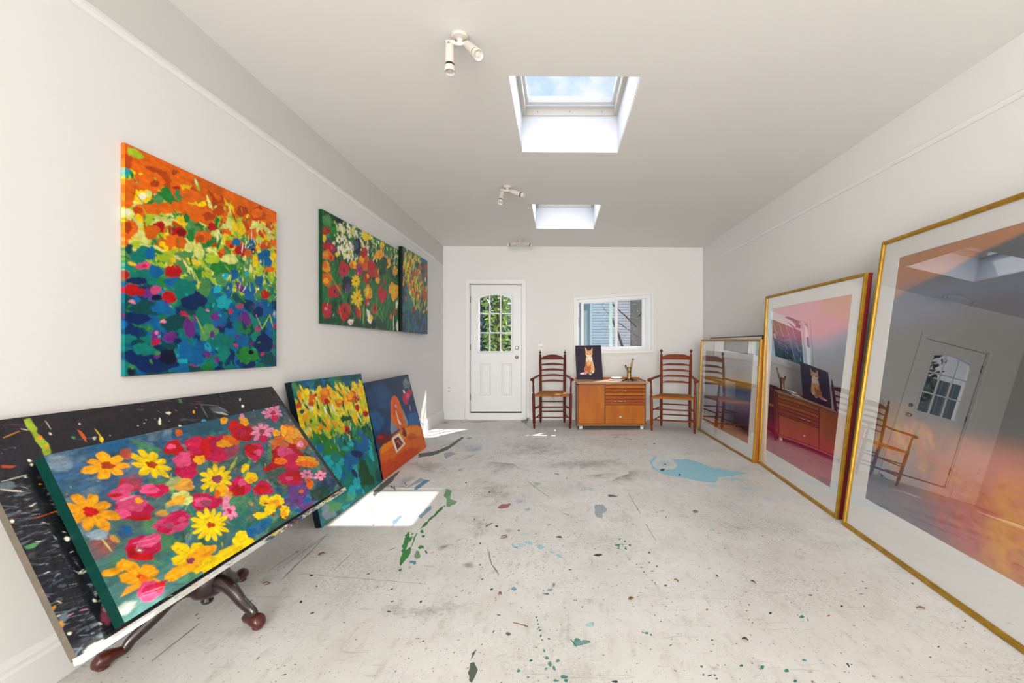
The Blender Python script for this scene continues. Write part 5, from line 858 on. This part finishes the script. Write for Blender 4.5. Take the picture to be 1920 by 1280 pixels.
# frayed cord hanging under the left chair seat
bm = B()
for a_ in ((-.035, -.03), (.03, -.035), (.012, -.05)): tube(bm, catmull([(0, 0, 0), (a_[0]*.5, .0, a_[1]*.3), (a_[0], .004, a_[1])], 4), .0022, 6)
f_ = obj('frayed_cord', bm, M['chairwood'], ch1, smooth=True); f_.location = (.01, -.18, .448)

# ------------------------------------------------------------------ print cabinet on castors
cabT = thing('cabinet', 'orange pine cabinet on castors with one door and slim drawers, under the window', 'cabinet', (.768, 6.32, 0))
hw = .488; fy = -.30; by = .30
bm = B()
box(bm, -hw, -hw+.02, fy+.02, by, .055, .655); box(bm, hw-.02, hw, fy+.02, by, .055, .655); box(bm, -hw, hw, by-.012, by, .055, .655); box(bm, -hw, hw, fy+.012, by, .055, .085); box(bm, -hw, hw, fy+.02, by, .63, .655); box(bm, -.105, -.09, fy+.02, by, .085, .64)
obj('carcass', bm, M['cabedge'], cabT, bevel=.002)
bm = B(); box(bm, -hw+.022, -.105, fy, fy+.02, .09, .632); dr = obj('door', bm, M['cab'], cabT, bevel=.003)
bm = B(); lathe(bm, [(.004, 0), (.004, .002), (.001, .003)], (-.28, fy, .28), 8, (0, -1, 0)); obj('keyhole', bm, M['dark'], dr)
zs = [.632, .583, .532, .483, .433, .383, .352]
for i in range(6):
    bm = B(); box(bm, -.090, hw-.022, fy+(0 if i < 5 else .006), fy+.02, zs[i+1]+.003, zs[i]-.003); dw = obj('drawer', bm, M['cab'] if i in (0, 2) else M['cabred'], cabT, bevel=.002)
    if i in (1, 3, 4):
        bm = B(); lathe(bm, [(.005, 0), (.005, .008), (.010, .012), (.012, .018), (.009, .024), (.001, .026)], (.19, fy, (zs[i]+zs[i+1])/2), 14, (0, -1, 0)); obj('knob', bm, M['brass'], dw, smooth=True)
    if i == 4:
        for xx in (.05, .11, .14): 
            bm = B(); tube(bm, [(xx-.012, fy-.002, .408), (xx+.012, fy-.003, .404)], .003, 6); obj('paint_drip', bm, M['paper'], dw)
bm = B(); box(bm, -.090, hw-.022, fy, fy+.02, .09, .349); dw = obj('drawer', bm, M['cab'], cabT, bevel=.003)
bm = B(); lathe(bm, [(.006, 0), (.006, .008), (.013, .012), (.015, .020), (.010, .026), (.001, .028)], (.12, fy, .185), 14, (0, -1, 0)); obj('knob', bm, M['paper'], dw, smooth=True)
bm = B(); box(bm, -hw+.01, hw-.01, fy-.004, fy+.02, .058, .078); obj('plinth_rail', bm, mat('pale_rail', '#9a6838', .5), cabT, bevel=.002)
bm = B(); box(bm, -hw-.008, hw+.014, fy-.018, by, .655, .672); tp = obj('top', bm, M['top'], cabT, bevel=.003)
bm = B(); box(bm, -hw-.008, hw+.014, by-.014, by, .672, .70); box(bm, hw+.002, hw+.014, fy+.10, by-.014, .672, .688); obj('raised_lip', bm, M['cab'], cabT, bevel=.002)
for sx in (-1, 1):
    for yy_ in (fy+.06, by-.06):
        bm = B(); xx = sx*(hw-.055); lathe(bm, [(.020, -.024), (.024, -.021), (.024, .021), (.020, .024)], (xx, yy_, .0242), 16, (1, 0, 0)); cs = obj('castor', bm, M['paper'], cabT, smooth=True)
        bm = B(); box(bm, xx-.030, xx-.026, yy_-.015, yy_+.015, .018, .056); box(bm, xx+.026, xx+.030, yy_-.015, yy_+.015, .018, .056); box(bm, xx-.03, xx+.03, yy_-.02, yy_+.02, .052, .057); obj('castor_fork', bm, M['dark'], cs)
bm = B(); box(bm, hw, hw+.008, fy+.03, fy+.05, .12, .16); obj('side_hinge', bm, M['paper'], cabT)
# --- fox canvas on the cabinet
cv = Canvas(200, 250, 24, .1); cv.base([(0, '#2c2034'), (1, '#2a1e32')], .05, .15); cv.ops('#f 100 381,52 500,194 394,285;#f 100 667,58 555,190 646,265;#P 90 408,113 476,203 413,261;#P 90 640,112 575,205 629,250;f 522 243 120 2 -5 94;f 524 194 78 1 -2 35;w 447 306 30 1 -2 29;w 578 308 30 1 -2 29;w 517 325 54 1 -2 39;k 467 257 21 0 -1 12;k 599 247 15 0 -1 12;k 529 339 21 0 -1 12;#f 100 397,335 642,339 637,533 703,702 668,797 599,820 554,843 466,831 322,758 367,578;w 519 410 107 2 -4 83;#F 100 388,505 560,472 563,677 520,819 438,818 363,650;f 482 531 59 1 -5 97;F 361 698 59 1 -4 72;f 622 677 53 1 -7 120;s 556 808 53 1 -2 33;w 530 848 35 0 -1 14;w 631 783 29 0 -1 19;#P 100 140,844 217,788 357,770 424,795 371,851;w 215 826 71 1 -1 21;|w 623 412 687 678 16.1 90;|R 481 555 428 723 13.4 90;|R 542 532 509 700 13.4 90')
ZT = .6735
o = painted_mesh('canvas_painting', cv, (.272, 6.52, 1.19), (.664, 6.52, 1.197), (.690, 6.42, ZT+.005), (.290, 6.42, ZT+.005), .02, lin('#15101a'), M['acrylic'])
tag(o, 'small dark purple canvas of a sitting fox, propped on the cabinet under the window', 'painting')
# --- white papers and plate
ZT = .6725
bm = B()
for i, (dx, dy, a_, sx, sy) in enumerate(((0, 0, .1, .085, .06), (.01, .006, -.12, .08, .058), (-.004, -.004, .3, .075, .055))):
    c_, s_ = math.cos(a_), math.sin(a_); z = .0005+i*.007
    pts = [(dx+c_*x-s_*y, dy+s_*x+c_*y) for x, y in ((-sx, -sy), (sx, -sy), (sx, sy), (-sx, sy))]; prism(bm, pts, z, z+.0055, 'z')
o = obj('paper_stack', bm, M['paper']); o.location = (.865, 6.35, ZT); tag(o, 'small uneven stack of white papers on the cabinet top, left of the brass sculpture', 'papers')
bm = B(); lathe(bm, [(.03, 0), (.035, .002), (.075, .018), (.08, .022), (.077, .023), (.034, .006), (.001, .005)], (0, 0, 0), 28); o = obj('dish', bm, M['paper'], smooth=True); o.location = (.885, 6.37, ZT+.0205+.0015); tag(o, 'shallow white dish lying on the small stack of papers', 'dish')
# --- brass sculpture: a cup-like body with two raised arms on splayed dark prongs
sT = thing('sculpture', 'brassy figure with one long raised arm on splayed dark prongs, standing on the cabinet', 'sculpture', (1.055, 6.28, ZT))
bm = B(); lathe(bm, [(.018, .02), (.030, .028), (.032, .06), (.030, .10), (.033, .14), (.036, .145), (.036, .155), (.033, .16), (.034, .185), (.030, .20), (.02, .205)], (0, 0, 0), 20); obj('body', bm, M['brass'], sT, smooth=True)
bm = B(); tube(bm, catmull([(.018, 0, .17), (.032, 0, .20), (.042, 0, .25), (.055, 0, .305)], 5), [.016]*6+[.014]*5+[.012]*4+[.009], 12); obj('raised_arm', bm, M['brass'], sT, smooth=True)
bm = B(); tube(bm, [(.055, 0, .30), (.058, 0, .315), (.064, 0, .325)], [.009, .011, .006], 10); obj('hand', bm, M['brassdk'], sT, smooth=True)
bm = B(); tube(bm, catmull([(-.02, 0, .165), (-.040, 0, .185), (-.046, 0, .205)], 5), [.013]*5+[.010]*5+[.008], 12); obj('lowered_arm', bm, M['brass'], sT, smooth=True)
bm = B(); tube(bm, [(-.046, 0, .20), (-.050, 0, .222), (-.056, 0, .232)], [.010, .012, .007], 10); obj('hand', bm, M['brassdk'], sT, smooth=True)
for ang, L in ((200, .12), (250, .07), (300, .09), (345, .12), (20, .09), (120, .08)):
    a_ = R_(ang); c_, s_ = math.cos(a_), math.sin(a_)
    bm = B(); tube(bm, catmull([(0, 0, .03), (c_*L*.35, s_*L*.35, .026), (c_*L*.7, s_*L*.7, .009), (c_*L, s_*L, .009)], 5), [.010]*6+[.008]*6+[.007]*4, 10); obj('prong', bm, M['brassdk'], sT, smooth=True)

# ------------------------------------------------------------------ ceiling spot lamps
def spot(label, x, y, h1, h2, sc_=1.):
    zc = ZC(x); t = thing('ceiling_spotlight', label, 'lamp', (x, y, zc), group=None)
    bm = B(); lathe(bm, [(.052, 0), (.055, -.006), (.05, -.018), (.02, -.026), (.012, -.05)], (0, 0, 0), 24); obj('ceiling_rose', bm, M['cream'], t, smooth=True)
    bm = B(); tube(bm, [(-.075, -.01, -.05), (0, 0, -.052), (.045, .0, -.045)], .012, 10); box(bm, -.085, -.03, -.02, .012, -.066, -.038); obj('crossbar', bm, M['cream'], t, bevel=.002)
    for p, dr_ in ((Vector((-.062, -.008, -.066)), Vector(h1)), (Vector((.048, .004, -.055)), Vector(h2))):
        dr_ = dr_.normalized(); bm = B()
        lathe(bm, [(.018, -.012), (.026, -.004), (.027, .0), (.030, .09), (.031, .125), (.026, .127), (.024, .120)], p, 22, dr_); hd = obj('lamp_head', bm, M['cream'], t, smooth=True)
        bm = B(); lathe(bm, [(.0275, .126), (.028, .136), (.0275, .140)], p, 22, dr_); obj('vent_ring', bm, M['black'], hd, smooth=True)
        bm = B(); lathe(bm, [(.030, .141), (.034, .146), (.034, .175), (.031, .179), (.024, .172), (.014, .168), (.012, .174), (.001, .175)], p, 22, dr_); obj('bulb_rim', bm, M['cream'], hd, smooth=True)
        bm = B(); lathe(bm, [(.009, 0), (.009, .006), (.005, .008)], p+Vector((0, -.02, .0)), 10, (0, -1, 0)); obj('pivot_screw', bm, M['steel'], hd)
    t.scale = (.82, .82, .82)
    return t
spot('twin white ceiling spotlight nearest the camera, left of the near skylight', -.50, 2.19, (.03, -.1, -1), (.5, -.55, -.75))
spot('twin white ceiling spotlight left of the far skylight', -.50, 4.27, (-.1, -.45, -1), (.8, -.2, -.35))
spot('twin white ceiling spotlight farthest away, close to the back wall', -.56, 6.42, (-.9, -.15, -.25), (.9, .1, -.25))
# ------------------------------------------------------------------ litter on the floor
def fpt(px, py): Y = 800*CAMZ/(py-647); return (px-1045)/800*Y, Y
rng = random.Random(9)
def leaf(name, label, cat, px, py, L, W, a, m, curl=.006, grp=None):
    x, y = fpt(px, py); bm = B(); n = 8; up = []; vs = []
    for i in range(n+1):
        t = i/n; hw_ = W/2*math.sin(math.pi*(.08+.84*t))*(1+rng.uniform(-.2, .2)); zc_ = .0016+curl*math.sin(t*math.pi)*rng.uniform(.7, 1.2)
        vs.append([bm.verts.new((L*(t-.5), hw_*s, zc_+abs(s)*curl*.5)) for s in (-1, 0, 1)]+[bm.verts.new((L*(t-.5), hw_*s, zc_+abs(s)*curl*.5-.0011)) for s in (-1, 0, 1)])
    for A_, B_ in zip(vs, vs[1:]):
        for i in range(2): bm.faces.new([A_[i], A_[i+1], B_[i+1], B_[i]]); bm.faces.new([A_[i+3], B_[i+3], B_[i+4], A_[i+4]])
        bm.faces.new([A_[0], B_[0], B_[3], A_[3]]); bm.faces.new([A_[2], A_[5], B_[5], B_[2]])
    for E in (vs[0], vs[-1]): bm.faces.new([E[0], E[1], E[2], E[5], E[4], E[3]])
    o = obj(name, bm, m); o.location = (x, y, 0.0022); o.rotation_euler = (0, 0, a); tag(o, label, cat, grp)
M['chip'] = mat('dark_chip', '#4a3a20', .8)
leaf('dry_leaf', 'curled ochre dry leaf on the floor, lowest of those right of centre', 'leaf', 1183, 1124, .030, .014, .4, M['brown'])
leaf('dry_leaf', 'thin tan leaf sliver on the floor, right of the ochre curled leaf', 'leaf', 1268, 1090, .028, .007, -1.0, M['brown'])
leaf('dry_leaf', 'pale brown dry leaf on the floor close to the largest gilt frame', 'leaf', 1726, 1142, .034, .012, -.2, M['brown'])
leaf('dry_leaf', 'dark curled leaf on the floor between blue puddle and right frames', 'leaf', 1304, 960, .040, .014, -.1, M['chip'])
leaf('dry_leaf', 'olive-brown oval leaf lying on the open floor at lower right', 'leaf', 1397, 1201, .024, .013, -.5, M['chip'])
leaf('wood_chip', 'tan wood sliver on the floor right of the pedestal table', 'wood chip', 499, 1095, .034, .007, .1, M['brown'])
leaf('wood_chip', 'bent brown wood chip on the floor in front of the sunlit patch', 'wood chip', 603, 1040, .035, .010, .7, M['chip'])
leaf('wood_chip', 'short orange-brown chip in the middle of the floor', 'wood chip', 945, 1007, .036, .007, .05, M['brown'])
leaf('wood_chip', 'small upright-lying amber chip on the floor below centre', 'wood chip', 937, 1114, .026, .008, 1.3, M['brown'])
leaf('wood_chip', 'dark red-brown chip on the floor below the middle frame', 'wood chip', 1412, 1093, .024, .009, -.8, M['chip'])
# dried weed by the back wall
x, y = fpt(988, 790); bm = B()
for k in range(16):
    a_ = rng.uniform(0, 6.28); L = rng.uniform(.02, .05); h_ = rng.uniform(.01, .06); tube(bm, catmull([(0, 0, .001), (math.cos(a_)*L*.5, math.sin(a_)*L*.4, h_), (math.cos(a_)*L, math.sin(a_)*L*.5, h_*.6)], 3), .0016, 5)
o = obj('dried_weed', bm, mat('dry_olive', '#6e6440', .9)); o.location = (x, 6.72, 0.0015); tag(o, 'small tangle of dried olive weed on the floor between the door and the dark chair', 'dried plant')

# ------------------------------------------------------------------ outdoors, seen through the door light and the window
bm = B(); box(bm, -14, 16, YB+.16, 30, -.30, -.12); box(bm, -14, -2.12, -8, YB+.16, -.30, -.12); struct('floor', bm, M['concrete'])
siding = mat('pale_siding', '#eef0f8', .6); siding2 = mat('grey_render', '#8c8882', .9, noise=(6, '#7c7872', (1, 1, 1), .3))
hs = thing('house', 'pale lap-sided neighbouring house seen through the sliding window', 'house', (0, 13, 0))
bm = B(); nb = 60; hb = .085
for i in range(nb):
    z = -.1+i*hb; hexa(bm, [(-.2, -.02, z), (2.3, -.02, z), (2.3, 0, z+hb), (-.2, 0, z+hb)], [(-.2, .1, z), (2.3, .1, z), (2.3, .1, z+hb), (-.2, .1, z+hb)])
obj('siding', bm, siding, hs)
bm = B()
for i in range(nb): box(bm, -.2, 2.3, -.022, -.012, -.1+i*hb-.011, -.1+i*hb)  # darker strips colour in the shadow under each lap
obj('lap_shadow', bm, mat('lap_shadow', '#9aa0b8', .8), hs)
bm = B(); box(bm, 2.3, 2.37, -.04, .12, -.1, 5); obj('corner_board', bm, mat('corner_board', '#b8b4c4', .6), hs)
bm = B(); box(bm, .62, 1.05, -.04, .0, 1.0, 2.6); pn = obj('window', bm, M['vinyl'], hs)
bm = B(); box(bm, .67, 1.0, -.045, -.04, 1.06, 2.54); obj('pane', bm, mat('dim_pane', '#7c93a2', .2), pn)
bm = B(); box(bm, -.4, 2.5, -.35, .3, 5, 5.2); obj('eave', bm, M['trim'], hs)
gh_ = obj('garden_wall', None, siding2) if False else None
bm = B(); box(bm, 2.12, 5.5, 12.2, 12.4, -.12, 3.4); o = obj('shed_wall', bm, siding2); tag(o, 'plain grey-brown shed wall beyond the right half of the window', 'wall')
M['leafA'] = mat('bright_leaves', '#b4c84c', .6, noise=(1.5, '#4c8230', (1, 1, 1), .2)); M['leafB'] = mat('deep_leaves', '#2c5a2c', .6, noise=(1.5, '#1c3c3c', (1, 1, 1), .2))
def foliage(name, label, cx_, cy_, r, z0_, z1_, n, seed, m, trunk=True, leaf_=.05):
    rg = random.Random(seed); t = thing(name, label, 'bush', (cx_, cy_, -.12)); bm = B()
    for _ in range(n):
        a_ = rg.uniform(0, 6.28); q = r*rg.random()**.5; z = rg.uniform(z0_, z1_); p = Vector((math.cos(a_)*q, math.sin(a_)*q*.6, z)); d1 = Vector((rg.gauss(0, 1), rg.gauss(0, 1), rg.gauss(-.3, .8))).normalized(); d2 = d1.orthogonal().normalized(); L = leaf_*rg.uniform(.6, 1.3)
        v = [bm.verts.new(p+k) for k in (d1*L, d2*L*.4, -d1*L, -d2*L*.4)]; bm.faces.new(v)
    tag(obj('leaves', bm, m, t), kind='stuff')
    bm = B()
    for k in range(5):
        a_ = rg.uniform(0, 6.28); tube(bm, [(0, 0, .0), (math.cos(a_)*r*.3, math.sin(a_)*r*.2, z1_*.5), (math.cos(a_)*r*.6, math.sin(a_)*r*.4, z1_*.95)], [.03, .02, .008], 6)
    obj('stems', bm, M['barkgrey'], t)
foliage('bush', 'bright green climbing foliage seen through the middle panes of the door', -1.25, 9.2, .36, .3, 3.3, 1000, 1, M['leafA'], leaf_=.07)
foliage('bush', 'deep green shrub seen through the left panes of the door', -2.25, 10.6, .95, .1, 3.5, 2000, 2, M['leafB'], leaf_=.09)
foliage('bush', 'shaded blue-green shrub seen through the right panes of the door', -.75, 11.4, .8, .1, 2.0, 1700, 3, M['leafB'], leaf_=.08)
# slate-blue fence behind the shrubs
ft = thing('garden_fence', 'slate-blue board fence behind the shrubs outside the door', 'fence', (-2.2, 13.4, -.12)); bm = B()
for k in range(34): box(bm, -3.4+k*.16, -3.4+k*.16+.145, 0, .02, 0, 2.6)
obj('boards', bm, mat('slate_boards', '#5c7480', .8), ft)
# bare branch outside the window
tt = thing('tree', 'grey-barked branching tree outside the right half of the window', 'tree', (1.95, 10.2, -.12)); bm = B(); rg = random.Random(5)
def br(p, d_, L, r, dep):
    q = [p]; dd = d_.copy()
    for i in range(4): dd = (dd+Vector((rg.gauss(0, .13), rg.gauss(0, .1), rg.gauss(0, .1)))).normalized(); q.append(q[-1]+dd*L/4)
    tube(bm, q, [r, r*.9, r*.8, r*.7, r*.55], 7)
    if dep:
        for i in (2, 3, 4): br(q[i], (dd+Vector((rg.gauss(0, .7), rg.gauss(0, .3), rg.gauss(0, .5)))).normalized(), L*.55, r*.45, dep-1)
br(Vector((0, 0, 0)), Vector((.02, 0, 1)), 2.2, .04, 0); br(Vector((-.05, 0, 1.75)), Vector((-.7, 0, .9)), 1.4, .020, 3); br(Vector((0, 0, 1.5)), Vector((-.5, 0, .5)), .7, .011, 3); br(Vector((0, 0, 2.0)), Vector((.5, 0, .8)), .8, .02, 2)
obj('branches', bm, M['barkgrey'], tt, smooth=True)
bm = B()
for _ in range(260):
    p = Vector((rg.uniform(-1.0, .6), rg.uniform(-.3, .3), rg.uniform(1.2, 3.1))); d1 = Vector((rg.gauss(0, 1), rg.gauss(0, 1), rg.gauss(0, 1))).normalized(); d2 = d1.orthogonal().normalized(); v = [bm.verts.new(p+k) for k in (d1*.03, d2*.012, -d1*.03, -d2*.012)]; bm.faces.new(v)
tag(obj('leaves', bm, mat('dry_leaves', '#a8946c', .8), tt), kind='stuff')
